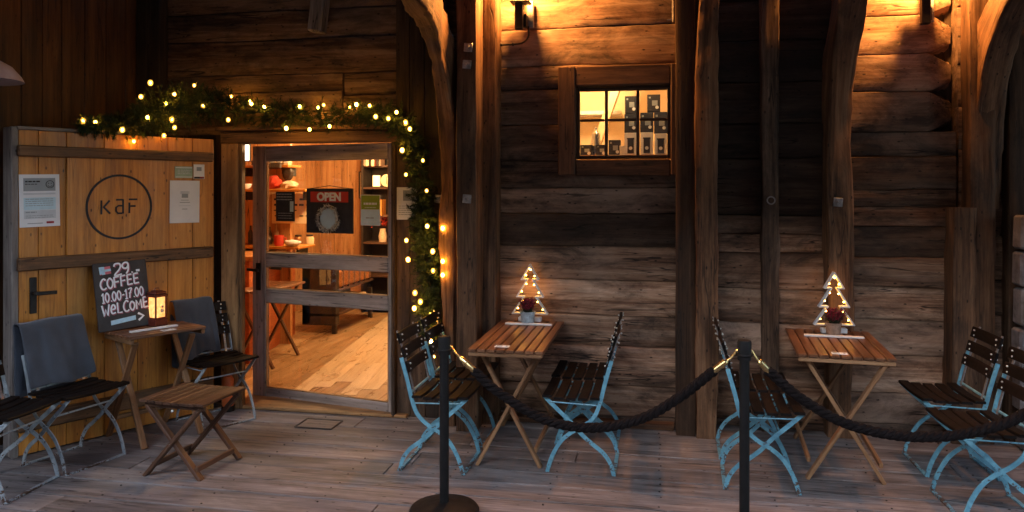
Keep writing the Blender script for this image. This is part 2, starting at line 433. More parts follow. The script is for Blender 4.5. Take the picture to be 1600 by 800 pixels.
# ------------------------------------------------------------------ ground
g = MB(); g.box((0, 0, -.25), (400, 400, .2), ch=.001, tone=1); tag(g.build('ground', M['ground']), kind='structure')
NAIL = []
g = MB(); y = -4.2; k = 0
while y < 5.9:
    wd = rng.uniform(.19, .235)
    x = -9 - rng.uniform(0, 3)
    while x < 9:
        L = rng.uniform(2.6, 4.4)
        g.box((x + L / 2, y + wd / 2, -.03 + rng.uniform(-.0025, .0025)), (L - .006, wd - .010, .06), Matrix.Rotation(rng.uniform(-.0007, .0007), 3, 'Z'), .0022, rng.choice((.82, .9, .95, 1.0, 1.04, 1.08, 1.14)))
        for jx in [q * .62 for q in range(-7, 6)]:
            if x + .04 < jx < x + L - .04 and 2.6 < y < 5.5: NAIL.append((jx + rng.uniform(-.012, .012), y + .035 + rng.uniform(0, .01))); NAIL.append((jx + rng.uniform(-.012, .012), y + wd - .045))
        x += L
    y += wd
tag(g.build('deck', M['deck']), kind='structure')
g = MB()
for nx, ny in NAIL: g.lathe([(.001, -.002), (.006, -.002), (.006, .0025), (.001, .003)], (nx, ny, 0), 8)
tag(g.build('deck_nails', M['iron']), kind='structure')
h = MB(); cx, cy = -2.455, 5.26
for a, b in (((-.14, -.1), (.14, -.1)), ((.14, -.1), (.14, .1)), ((.14, .1), (-.14, .1)), ((-.14, .1), (-.14, -.1))):
    h.bar((cx + a[0], cy + a[1], .004), (cx + b[0], cy + b[1], .004), .012, .008, ch=.002, tone=.25)
h.box((cx, cy, .002), (.26, .18, .004), tone=.9)
tag(h.build('floor_hatch', M['deck']), 'small square hatch set into the deck in front of the glazed door', 'hatch')

# ------------------------------------------------------------------ building front
B = empty('timber_building', (0, 5.7, 0), 0, 'old dark timber building front of stacked logs with upright posts and small lit window', 'building')
BI = Matrix.Translation((0, -5.7, 0))
def bpart(mb, name, mat, parent=None):
    o = mb.build(name, mat, parent or B)
    if parent is None: o.location = (0, -5.7, 0)
    return o

def log(mb, x0, x1, z0, z1, yf, yb, tone, seed, taper=False, nose=.0):
    n = max(8, int((x1 - x0) / .045)); rings = []; gcs = []; o = [rng.uniform(0, 40) for _ in range(3)]
    H = z1 - z0
    prof = [(yb, 1), (yf + .022, 1), (yf + .007, .99), (yf + .000, .965), (yf - .002, .8), (yf - .004, .62), (yf - .004, .45), (yf - .002, .28), (yf + .000, .05), (yf + .005, .015), (yf + .02, 0), (yb, 0)]
    # wavy joints
    for i in range(n + 1):
        x = x0 + (x1 - x0) * i / n; ring = []; g_ = []
        for j, (yy, f) in enumerate(prof):
            z = z0 + H * f
            wz = (.011 * noise.noise(Vector((x * 1.3, z0 * 7 if f < .5 else z1 * 7, 3.1))) + .005 * noise.noise(Vector((x * 6, z0 * 7 if f < .5 else z1 * 7 + .4, 8.1)))) * (1 if 0 < j < 11 else 0)
            wy = 0
            if 0 < j < 11:
                wy = .014 * noise.noise(Vector((x * 1.1 + seed, z * 3, 0))) + .006 * noise.noise(Vector((x * 5 + seed, z * 16, 2))) + .004 * noise.noise(Vector((x * 13, z * 40, seed)))
            zz = z + wz; yq = yy + wy
            if taper and 0 < j < 11:
                t = max(0, (x - (x1 - .17)) / .17)
                zz = z0 + H * .5 + (zz - z0 - H * .5) * (1 - .55 * t); yq += .10 * t
            ring.append((x, yq, zz)); g_.append((x + o[0], yq + o[1], zz + o[2]))
        rings.append(ring); gcs.append(g_)
    mb.loft(rings, gcs, tone, True, True, True)

def logbay(x0, x1, zs, yf, tones=None, hole=None, taper_above=None, yb=5.86):
    mb = MB()
    for i in range(len(zs) - 1):
        z0, z1 = zs[i], zs[i + 1]
        t = (tones[i] if tones and i < len(tones) and tones[i] else rng.uniform(.7, 1.05))
        f = yf + rng.uniform(-.012, .012)
        if hole and z0 < hole[3] - .02 and z1 > hole[2] + .02:
            log(mb, x0, hole[0], z0, z1, f, yb, t, i * 3.3); log(mb, hole[1], x1, z0, z1, f, yb, t, i * 3.3)
        else:
            log(mb, x0, x1, z0, z1, f, yb, t, i * 3.3 + x0, taper=bool(taper_above and z0 > taper_above))
    return bpart(mb, 'log_wall', M['log'])

JZ = [0.0, .06, .285, .57, .795, 1.055, 1.30, 1.547, 1.735, 1.94, 2.2, 2.47, 2.64, 2.92, 3.2, 3.6]
logbay(-1.24, .25, JZ, 5.68, [.5, 1.0, 1.2, .85, 1.3, .75, .22, .95, .6, .5, .45, .6, .85, .95, .95], (-.64, .11, 1.92, 2.49))
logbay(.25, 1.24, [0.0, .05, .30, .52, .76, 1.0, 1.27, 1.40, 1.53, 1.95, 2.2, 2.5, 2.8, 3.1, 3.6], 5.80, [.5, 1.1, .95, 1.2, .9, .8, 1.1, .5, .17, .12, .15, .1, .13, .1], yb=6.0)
logbay(1.24, 2.03, [0.0, .06, .28, .55, .8, 1.03, 1.24, 1.46, 1.6, 1.72, 1.95, 2.13, 2.42, 2.68, 2.95, 3.22, 3.6], 5.85, [.5, .95, 1.2, .9, 1.25, .7, .3, .85, .45, .4, .4, .5, .85, 1.0, 1.0, 1.0], taper_above=2.12, yb=6.05)
b = MB()
for i in range(5): b.box((1.75 + .1 * i, 6.02, 1.8), (.098, .04, 3.6), None, .003, .4, 2)
bpart(b, 'wall_boards', M['board'])
logbay(2.05, 4.6, [0.0, .3, .6, .85, 1.1, 1.4, 1.7, 2.0, 2.3, 2.6, 3.0, 3.6], 5.86, [.5] * 12, yb=6.06)
logbay(-4.3, -2.452, [2.14, 2.34, 2.50, 2.64], 5.68, [.75, .6, .5])
logbay(-2.438, -1.45, [2.14, 2.30, 2.46, 2.64], 5.685, [.65, .7, .45])
logbay(-4.3, -1.45, [2.64, 2.92, 3.15, 3.38, 3.6], 5.68, [.5, .45, .45, .45])
# logs run on to the right, out of frame
logbay(4.6, 9, [0.0, .3, .6, .9, 1.2, 1.5, 1.8, 2.1, 2.4, 2.7, 3.0, 3.6], 5.78, [.6] * 12)

def post(pts, w, d, tone=1, wob=.008, seed=0, nseg=72, mat='post', fac=.09, sizes=None, name='post', side=(1, 0, 0)):
    mb = MB(); beam(mb, pts, w, d, tone, wob, seed, nseg, side, fac, sizes); return bpart(mb, name, M[mat])
post([(-1.352, 5.45, 0), (-1.352, 5.45, 1.8), (-1.352, 5.45, 3.6)], .15, .30, .75, .006, 3)
post([(-1.243, 5.6, 0), (-1.243, 5.6, 1.8), (-1.243, 5.6, 3.6)], .125, .2, .85, .006, 4)
post([(.178, 5.6, 0), (.178, 5.6, 1.8), (.17, 5.6, 3.6)], .135, .2, .30, .005, 6)
post([(.318, 5.58, .0), (.322, 5.57, 1.2), (.312, 5.57, 2.2), (.33, 5.55, 3.0), (.36, 5.5, 3.6)], .14, .24, .95, .016, 8)
post([(.772, 5.79, 0), (.775, 5.79, 1.2), (.772, 5.79, 2.4), (.772, 5.79, 3.6)], .118, .16, .8, .013, 9, mat='oldpost')
post([(2.015, 5.77, 0), (2.02, 5.77, .8), (2.035, 5.78, 1.6)], .15, .2, .8, .012, 12)
post([(2.15, 5.82, 0), (2.15, 5.82, 1.8), (2.14, 5.82, 3.6)], .16, .22, .6, .012, 13)
post([(2.40, 5.84, 0), (2.40, 5.84, 3.6)], .16, .2, .4, .012, 14)
# crooked knee braces that carry the gallery
post([(-1.52, 5.55, 0), (-1.52, 5.55, 1.2), (-1.52, 5.55, 1.9), (-1.52, 5.53, 2.2), (-1.52, 5.39, 2.47), (-1.52, 5.22, 2.70), (-1.515, 5.02, 2.90), (-1.51, 4.79, 2.99), (-1.51, 4.47, 3.04), (-1.51, 4.0, 3.1), (-1.51, 3.3, 3.24)], .12, .29, .95, .03, 21, 90, fac=.16, name='knee_brace')
post([(1.232, 5.78, 0), (1.236, 5.78, 1.0), (1.226, 5.77, 1.9), (1.235, 5.73, 2.5), (1.25, 5.52, 3.0), (1.26, 5.2, 3.3), (1.26, 4.5, 3.6)], .17, .24, .9, .018, 22, 60, fac=.16, name='knee_brace')
post([(2.2, 5.90, 1.6), (2.2, 5.85, 2.2), (2.21, 5.70, 2.66), (2.21, 5.38, 2.98), (2.20, 4.9, 3.13), (2.19, 4.1, 3.25)], .17, .24, .9, .02, 23, 60, fac=.16, name='knee_brace')
post([(1.262, 5.86, 0), (1.262, 5.86, 3.6)], .10, .28, .5, .008, 41)  # added behind the brace to stop lamp light leaking into the dark bay
# foot sill along the logs
s_ = MB(); s_.box((-.55, 5.64, .02), (1.3, .09, .04), tone=.7); bpart(s_, 'sill_log', M['post'])
# dark upright boards right of the door, and between corner and jamb
b = MB()
for x0, x1, t in ((-1.965, -1.86, 1.0), (-1.857, -1.74, .75), (-1.737, -1.57, .6)):
    b.box(((x0 + x1) / 2, 5.60, 1.05), (x1 - x0, .07, 2.1), tone=t)
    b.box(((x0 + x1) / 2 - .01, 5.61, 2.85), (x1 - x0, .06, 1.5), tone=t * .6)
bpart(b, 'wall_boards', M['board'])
b = MB()
for i, x in enumerate((-4.16, -4.02, -3.88, -3.74, -3.60, -3.46)):
    b.box((x, 5.66, 1.08), (.136, .05, 2.16), tone=rng.uniform(.4, .7))
bpart(b, 'wall_boards', M['board'])
post([(-4.08, 5.62, 2.1), (-4.08, 5.62, 3.6)], .2, .12, .35, .008, 31, mat='board')
# lintel, jambs, threshold of the doorway
b = MB(); b.box((-2.62, 5.56, 2.125), (1.56, .12, .09), tone=.8, ch=.008); b.box((-2.62, 5.525, 2.195), (1.6, .14, .035), tone=.9, ch=.006); bpart(b, 'lintel', M['batten'])
b = MB(); b.box((-3.318, 5.53, 1.04), (.148, .06, 2.08), tone=.95, ch=.006); bpart(b, 'door_jamb', M['jamb'])
b = MB(); b.box((-3.225, 5.525, 1.04), (.03, .05, 2.08), tone=.55, ch=.004); bpart(b, 'door_jamb', M['jamb'])
b = MB(); b.box((-1.975, 5.555, 1.04), (.03, .09, 2.08), tone=.6, ch=.006); bpart(b, 'door_jamb', M['board'])
b = MB(); b.box((-2.62, 5.66, .012), (1.5, .3, .024), tone=1, ch=.006); bpart(b, 'threshold', M['jamb'])
# block hanging from above
b = MB(); b.box((-2.60, 5.58, 3.12), (.115, .12, .36), Matrix.Rotation(.12, 3, 'Y'), .012, .9); b.box((-2.63, 5.54, 3.3), (.2, .16, .1), Matrix.Rotation(.25, 3, 'Y'), .01, .5); bpart(b, 'bracket_block', M['oldgrey'])
# iron bolts with square plates
def bolt(x, y, z, ring=False):
    b = MB()
    if ring:
        b.tube([(x + .026 * math.cos(a * .42), y, z + .026 * math.sin(a * .42)) for a in range(15)], .005, 6, (0, 1, 0), closed=True)
    else:
        b.box((x, y, z), (.062, .012, .062), Matrix.Rotation(.08, 3, 'Y'), .004)
        b.tube([(x, y - .004, z), (x, y - .022, z)], .017, 6); b.tube([(x, y - .02, z), (x, y - .035, z)], .009, 8)
    bpart(b, 'bolt_plate', M['zinc'])
bolt(-1.63, 5.552, 1.65); bolt(-1.345, 5.292, 1.656); bolt(-1.335, 5.292, 2.73); bolt(-1.345, 5.292, 2.61)
bolt(.775, 5.702, 1.645, True); bolt(1.21, 5.645, 1.635)
for px, pz in ((-1.395, 5.0),): pass

b = MB(); b.tube([(.095, 5.655, 2.93), (.095, 5.655, 3.6)], .010, 8); b.tube([(.095, 5.655, 2.95), (.05, 5.655, 2.945)], .006, 6); bpart(b, 'conduit', M['zinc'])
# small lit window
W = empty('window', (-.265, 0, 2.2)); W.parent = B; W.location = (-.265, -.02, 2.2)
def wpart(mb, name, mat):
    o = mb.build(name, mat, W); o.location = (.265, -5.68, -2.2); return o
b = MB()
x0, x1, z0, z1 = -.605, .075, 1.945, 2.47
for (xa, xb, za, zb) in ((x0 - .125, x0, z0 - .12, z1 + .15), (x1, x1 + .05, z0 - .12, z1 + .15)):
    b.box(((xa + xb) / 2, 5.625, (za + zb) / 2), (xb - xa, .11, zb - za), tone=.95, ch=.008)
b.box(((x0 + x1) / 2, 5.628, z1 + .077), (x1 - x0 - .003, .105, .144), tone=1.1, ch=.008)
b.box(((x0 + x1) / 2, 5.628, z0 - .065), (x1 - x0 - .003, .105, .12), tone=.75, ch=.008)
wpart(b, 'window_casing', M['casing'])
b = MB()
b.box((x0 + .011, 5.69, (z0 + z1) / 2), (.022, .05, z1 - z0), tone=.9); b.box((x1 - .011, 5.69, (z0 + z1) / 2), (.022, .05, z1 - z0), tone=.9)
b.box(((x0 + x1) / 2, 5.69, z0 + .012), (x1 - x0 - .046, .05, .022), tone=.9); b.box(((x0 + x1) / 2, 5.69, z1 - .012), (x1 - x0 - .046, .05, .022), tone=.9)
wpart(b, 'window_frame', M['casing'])
b = MB()
for x in (-.387, -.158): b.box((x, 5.69, (z0 + z1) / 2), (.022, .034, z1 - z0 - .05), tone=.8)
for xa, xb in ((x0 + .024, -.4), (-.375, -.171), (-.145, x1 - .024)): b.box(((xa + xb) / 2, 5.69, 2.232), (xb - xa, .032, .018), tone=1)
wpart(b, 'glazing_bar', M['casing'])
for xa, xb in ((x0 + .02, -.397), (-.377, -.168), (-.148, x1 - .02)):
    for za, zb in ((z0 + .02, 2.224), (2.24, z1 - .02)):
        b = MB(); b.box(((xa + xb) / 2, 5.695, (za + zb) / 2), (xb - xa, .003, zb - za), ch=.0005); wpart(b, 'pane', M['glass'])

# ------------------------------------------------------------------ gallery overhead, added sky-blocking building across the passage, side wall
g = MB()
for i in range(31):
    yb = 1.55 + i * .135
    g.box((0, yb, 3.66), (20, .13, .05), tone=rng.uniform(.25, .4))
for x in (-5.5, -4, -2.8, -1.45, .3, 1.23, 2.06, 3.2, 4.5): g.box((x, 3.6, 3.59), (.13, 4.1, .09), tone=.3, grain=1)
g.box((0, 1.5, 3.58), (20, .12, .2), tone=.8)
tag(g.build('gallery', M['board']), 'dark planked gallery floor carried on joists above the terrace', 'gallery')
g = MB()
for i in range(24): g.box((0, -4.4, .15 + i * .25), (26, .3, .244), tone=rng.uniform(.6, 1), ch=.02)  # out of view, added to keep low sky light off the upper wall
tag(g.build('sky_block_building', M['log']), 'unseen log building across the passage, added to block low sky light', 'building')

SW0 = Vector((-4.17, 5.66, 0)); SW1 = Vector((-4.62, 2.6, 0)); sd = (SW1 - SW0).normalized(); sl = (SW1 - SW0).length
sn = Vector((-sd.y, sd.x, 0));  sn = sn if sn.x > 0 else -sn
g = MB(); k = 0.0
rotz = Matrix(((sd.x, -sn.x, 0), (sd.y, -sn.y, 0), (0, 0, 1)))
while k < sl:
    wd = rng.uniform(.15, .21)
    p = SW0 + sd * (k + wd / 2) - sn * (.03 + rng.uniform(0, .006))
    g.box((p.x, p.y, 1.8), (wd - .004, .05, 3.6), rotz, .005, rng.uniform(.55, .85), 2); k += wd
tag(g.build('board_wall', M['sidewall']), 'side wall of tall upright boards behind the opened plank door', 'wall')

# stone corner at the right edge
g = MB()
for (x, z, ww, hh) in ((2.38, .13, .2, .25), (2.37, .40, .22, .27), (2.35, .68, .19, .26), (2.385, .95, .24, .25), (2.36, 1.2, .2, .23), (2.38, 1.44, .23, .23), (2.62, .2, .26, .4), (2.64, .62, .27, .4), (2.62, 1.04, .25, .4), (2.64, 1.42, .26, .32)):
    g.box((x + .05, 5.62, z), (ww - .008, .14, hh - .008), Matrix.Rotation(rng.uniform(-.04, .04), 3, 'Y'), .014)
tag(g.build('stone_pier', M['stone']), 'grey stone pier built against the log wall at the right end', 'pier')

# ------------------------------------------------------------------ plank door with the cafe mark (opened outwards)
KF = Vector((-4.05, 4.25, 0)); KH = Vector((-3.42, 5.45, 0)); ka = math.atan2(KH.y - KF.y, KH.x - KF.x)
KD = empty('plank_door', KF, ka, 'orange varnished plank door standing open with a round black cafe mark and crossbars', 'door')
# local frame: x along door from free edge to hinge, -y towards the viewer, z up
LK = 1.355
b = MB()
xs = [0, .115, .285, .53, .76, .985, 1.18, LK]
for i in range(len(xs) - 1):
    b.box(((xs[i] + xs[i + 1]) / 2, .03, 1.06), (xs[i + 1] - xs[i] - .003, .06, 2.1), None, .003, rng.uniform(.9, 1.1), 2)
b.build('plank', M['pine'], KD)
b = MB(); b.box((.632, -.009, 1.6), (.70, .018, .68), None, .003, 1.05, 2); b.build('panel', M['pine'], KD)
for z, hh in ((1.972, .072), (1.24, .085), (.22, .11)):
    b = MB(); b.box((.655, -.028, z), (1.34, .05, hh), Matrix.Rotation(.004, 3, 'Y'), .008, .95); b.build('crossbar', M['batten'], KD)
b = MB(); b.box((-.02, .075, 1.065), (.04, .15, 2.13), None, .004, .9); b.build('edge_board', M['oldgrey'], KD)
b = MB(); b.box((.32, .04, 2.123), (.66, .11, .022), None, .004, 1.1); b.build('top_strip', M['oldgrey'], KD)
# mark: ring + letters
b = MB(); cz, cx, rr = 1.60, .628, .222
ring = [(cx + rr * math.cos(2 * math.pi * i / 72), -.0205, cz + rr * math.sin(2 * math.pi * i / 72)) for i in range(72)]
b.sweep(ring, [(-.0075, -.002), (.0075, -.002), (.0075, .002), (-.0075, .002)], (0, 1, 0), 1, False, True)
def stroke(mb, pts, wd, y, t=.003):
    mb.sweep([(p[0], y, p[1]) for p in pts], [(-wd / 2, -t / 2), (wd / 2, -t / 2), (wd / 2, t / 2), (-wd / 2, t / 2)], (0, 1, 0))
yy = -.020; q = .0125
def S(pts): stroke(b, [(cx + a, cz + c) for a, c in pts], q, yy)
S([(-.125, -.05), (-.125, .048)]); S([(-.07, .046), (-.108, .002)]); S([(-.112, .004), (-.066, -.046)])
S([(-.026, .050), (.022, .050)]); S([(.022, .054), (.022, -.048)])
S([(.016, .008), (-.012, .008), (-.026, -.004), (-.026, -.030), (-.012, -.045), (.016, -.045)])
S([(.062, .052), (.122, .052)]); S([(.066, .03), (.066, -.046)]); S([(.075, .004), (.110, .004)])
b.build('logo', M['ink'], KD)
b = MB(); b.box((.082, -.006, 1.035), (.042, .012, .235), None, .004); b.tube([(.082, -.012, 1.05), (.082, -.055, 1.05)], .011, 8)
b.bar((.075, -.055, 1.05), (.205, -.06, 1.048), .016, .024); b.tube([(.082, -.013, .965), (.082, -.003, .965)], .012, 8)
b.build('handle', M['iron'], KD)
KM = Matrix.Translation(KF) @ Matrix.Rotation(ka, 4, 'Z')
def on_door(x, z, y=0):
    return KM @ Vector((x, y, z))
def sheet_thing(name, label, cat, x, z, y, wd, hh, base, marks, tilt=0.0, loc=None, rz=None, group=None):
    """a flat sheet hung on a door; marks = (material, x, z, w, h) in sheet coords from the centre"""
    e = empty(name, loc if loc is not None else on_door(x, z, y), ka if rz is None else rz, label, cat, group)
    e.rotation_euler = (0, tilt, ka if rz is None else rz)
    b = MB(); b.box((0, 0, 0), (wd, .002, hh), None, .0003, 1); b.build('sheet', M[base], e)
    by = {}
    for q_, mk in enumerate(marks): by.setdefault((mk[0], mk[5] if len(mk) > 5 else 0, -1 if len(mk) > 6 else q_), []).append(mk)
    for (mm, lv, ln), l in by.items():
        b = MB()
        for mk in l: b.box((mk[1], -.0018 - lv * .0012, mk[2]), (mk[3], .0012, mk[4]), None, .0002, 1)
        b.build('lettering' if ln < 0 else 'print', M[mm], e)
    return e
def lines(m, x0, x1, z0, n, dz, h, lv=0, seed=1):
    r_ = random.Random(seed); out = []
    for i in range(n):
        x = x0
        while x < x1 - .004:
            L = min(x1 - x, r_.uniform(.01, .03)); out.append((m, x + L / 2, z0 - i * dz, L, h, lv, 1)); x += L + .004
    return out
e = sheet_thing('notice', 'white inspection notice with grey heading band and smiley on the plank door', 'notice', .122, 1.652, -.004, .24, .343, 'paper',
    [('papergrey', 0, .105, .19, .085)] + [('paperlight', 0, .045, .19, .012), ('paperlight', 0, -.09, .19, .055), ('skyblue', 0, -.02, .19, .08)]
    + lines('ink', -.085, .01, .125, 1, .02, .009, 1, 3) + lines('ink', -.085, -.01, .108, 1, .02, .005, 1, 4)
    + lines('papergrey', -.085, .08, .01, 4, .014, .004, 1, 5) + lines('papergrey', -.085, -.02, -.075, 1, .014, .008, 1, 6) + lines('papergrey', -.085, .08, -.098, 2, .012, .004, 1, 7)
    + [('inkred', .06, -.145, .045, .014), ('papergrey', -.03, -.148, .09, .005)], R(-1))
b = MB()
b.tube([(.062 + .024 * math.cos(i * .349), -.0035, .106 + .024 * math.sin(i * .349)) for i in range(18)], .002, 5, (0, 1, 0), closed=True)
b.tube([(.062 + .014 * math.cos(a), -.0035, .104 + .014 * math.sin(a)) for a in [R(200 + 14 * i) for i in range(11)]], .0016, 5, (0, 1, 0))
b.ball((.054, -.0035, .113), .003); b.ball((.070, -.0035, .113), .003)
b.build('smiley', M['ink'], e)
sheet_thing('notice', 'plain white paper with a small grey print in its middle on the plank door', 'notice', 1.115, 1.628, -.004, .235, .32, 'paper',
    [('papergrey', 0, .045, .05, .03), ('paperlight', 0, .07, .07, .02), ('papergrey', 0, -.005, .08, .005), ('papergrey', 0, .012, .06, .004), ('paperlight', 0, -.03, .09, .004), ('papergrey', 0, -.055, .04, .005)], R(.6))
sheet_thing('label_plate', 'small green label above the plain white paper on the plank door', 'label', 1.107, 1.851, -.004, .14, .088, 'palegreen',
    [('paper', 0, .034, .13, .006), ('paper', 0, -.036, .13, .005)] + lines('paperlight', -.05, .05, .015, 3, .013, .005, 1, 9))
sheet_thing('label_plate', 'small white label with dark foot beside the green label on the plank door', 'label', 1.229, 1.857, -.004, .088, .11, 'paper',
    [('ink', 0, -.046, .08, .014), ('papergrey', 0, .02, .04, .03), ('inkred', .02, -.046, .03, .009, 1)])

# ------------------------------------------------------------------ glazed cafe door (ajar inwards)
GH = Vector((-2.0, 5.565, 0)); GF = Vector((-3.32, 5.845, 0)); ga = math.atan2(GH.y - GF.y, GH.x - GF.x)
GD = empty('glazed_door', GF, ga, 'worn brown wooden door with three glass panes standing ajar into the lit cafe', 'door')
GL = 1.35; T = .05
b = MB()
b.box((.07, .025, 1.045), (.135, T, 2.06), None, .005, 1, 2); b.build('stile', M['doorpaint'], GD)
b = MB(); b.box((GL - .018, .025, 1.045), (.036, T, 2.06), None, .005, 1.05, 2); b.build('stile', M['doorpaint'], GD)
for za, zb in ((1.95, 2.075), (1.085, 1.20), (.79, .905), (.015, .09)):
    b = MB(); b.box(((.14 + GL - .038) / 2, .025, (za + zb) / 2), (GL - .038 - .14, T - .004, zb - za), Matrix.Rotation(-.004, 3, 'Y') if za > .1 else None, .005, rng.uniform(.9, 1.1), 0); b.build('rail', M['doorpaint'], GD)
for za, zb in ((1.2, 1.95), (.905, 1.085), (.09, .79)):
    b = MB(); b.box(((.14 + GL - .04) / 2, .03, (za + zb) / 2), (GL - .18, .004, zb - za + .01), None, .0005); b.build('pane', M['glass'], GD)
    b = MB()
    for xx in (.143, GL - .041): b.box((xx, .012, (za + zb) / 2), (.008, .014, zb - za - .02), None, .002, 1.5)
    b.box(((.14 + GL - .04) / 2, .012, za + .006), (GL - .2, .014, .008), None, .002, 1.5)
    b.build('glazing_bead', M['jamb'], GD)
b = MB(); b.box((.07, -.006, 1.0), (.045, .012, .225), None, .004); b.tube([(.07, -.01, 1.06), (.07, -.06, 1.06)], .01, 8); b.bar((.0, -.06, 1.062), (.12, -.06, 1.056), .016, .022)
b.tube([(.07, .05, 1.06), (.07, .11, 1.06)], .01, 8); b.bar((.07, .11, 1.06), (.21, .11, 1.06), .016, .022)
b.build('handle', M['iron'], GD)
b = MB(); b.box((GL + .004, -.006, 1.72), (.02, .012, .1), None, .003); b.box((GL + .004, -.006, .4), (.02, .012, .1), None, .003); b.build('hinge', M['zinc'], GD)
GM = Matrix.Translation(GF) @ Matrix.Rotation(ga, 4, 'Z')
def on_glass(x, z, y=0): return GM @ Vector((x, y, z))

# OPEN board
OS = empty('open_sign', on_glass(.763, 1.55, .018), ga, 'black board with red OPEN band and small wreath hung on the door glass', 'sign')
b = MB(); b.box((0, 0, 0), (.445, .012, .355), None, .003); b.build('board', M['ink'], OS)
b = MB(); b.box((0, -.0075, .11), (.36, .002, .084), None, .0005); b.build('red_band', M['redsign'], OS)
def text_obj(txt, size, mat, parent, loc, name='lettering', ext=.0015, off=.004, rotz=0):
    c = bpy.data.curves.new(name, 'FONT'); c.body = txt; c.size = size; c.align_x = 'CENTER'; c.align_y = 'CENTER'; c.extrude = ext; c.offset = off
    t = bpy.data.objects.new(name, c); COL.objects.link(t)
    dg = bpy.context.evaluated_depsgraph_get(); me = bpy.data.meshes.new_from_object(t.evaluated_get(dg))
    bpy.data.objects.remove(t); bpy.data.curves.remove(c)
    o = bpy.data.objects.new(name, me); COL.objects.link(o); me.materials.clear(); me.materials.append(mat)
    o.parent = parent; o.location = loc; o.rotation_euler = (R(90), 0, rotz); return o
text_obj('OPEN', .088, M['paper'], OS, (0, -.0105, .108))
b = MB()
for i in range(240):
    a = rng.uniform(0, 2 * math.pi); r0 = rng.uniform(.078, .112); p = Vector((-.002 + r0 * math.cos(a), -.014 - rng.uniform(0, .022), -.063 + r0 * math.sin(a)))
    d = Vector((rng.uniform(-1, 1), rng.uniform(-.6, .2), rng.uniform(-1, 1))).normalized() * .02
    n_ = Vector((rng.uniform(-1, 1), rng.uniform(-1, 1), rng.uniform(-1, 1))).cross(d).normalized() * .004
    b.raw([p - d - n_ * .2, p + n_, p + d, p - n_], [(0, 1, 2, 3)], [p] * 4, 1)
b.build('wreath', plain('pale wreath leaves', (.5, .5, .47), .7, 0, .6, 90), OS)
b = MB(); b.lathe([(0.001, 0), (.083, 0), (.083, .003), (.001, .003)], n=28); o = b.build('disc', M['skyblue'], OS); o.rotation_euler = (R(90), 0, 0); o.location = (-.002, -.0075, -.063)
b = MB(); b.tube([(-.21, 0, .176), (-.1, .0, .186), (0, .0, .2), (.1, .0, .186), (.21, 0, .176)], .003, 6); b.build('cord', M['ink'], OS)
sheet_thing('poster', 'small black poster with pale lettering lines on the left of the door glass', 'poster', 0, 0, 0, .19, .24, 'ink',
    lines('papergrey', -.085, .07, .1, 3, .022, .008, 1, 11) + [('skyblue', .065, .0, .035, .085)] + lines('papergrey', -.07, .07, -.055, 3, .02, .005, 1, 12), loc=on_glass(.327, 1.58, .018), rz=ga)
e = sheet_thing('flyer', 'green and pale blue flyer hung on the right of the door glass', 'flyer', 0, 0, 0, .178, .238, 'paper',
    [('green', 0, .06, .166, .108), ('skyblue', 0, -.057, .166, .115)] + lines('paper', -.06, .06, .05, 1, .02, .016, 1, 13) + lines('paperlight', -.05, .05, .02, 1, .02, .005, 1, 14) + lines('papergrey', -.04, .04, -.06, 1, .02, .009, 1, 15) + lines('paper', -.06, .06, -.085, 2, .012, .003, 1, 16), loc=on_glass(1.143, 1.56, .018), rz=ga)
sheet_thing('notice', 'white paper notice half hidden by the garland on the dark board right of the door', 'notice', 0, 0, 0, .17, .245, 'paper',
    [('papergrey', .02, .06, .09, .08)] + lines('papergrey', -.06, .06, -.02, 5, .016, .005, 0, 17), loc=(-1.885, 5.556, 1.615), rz=0)

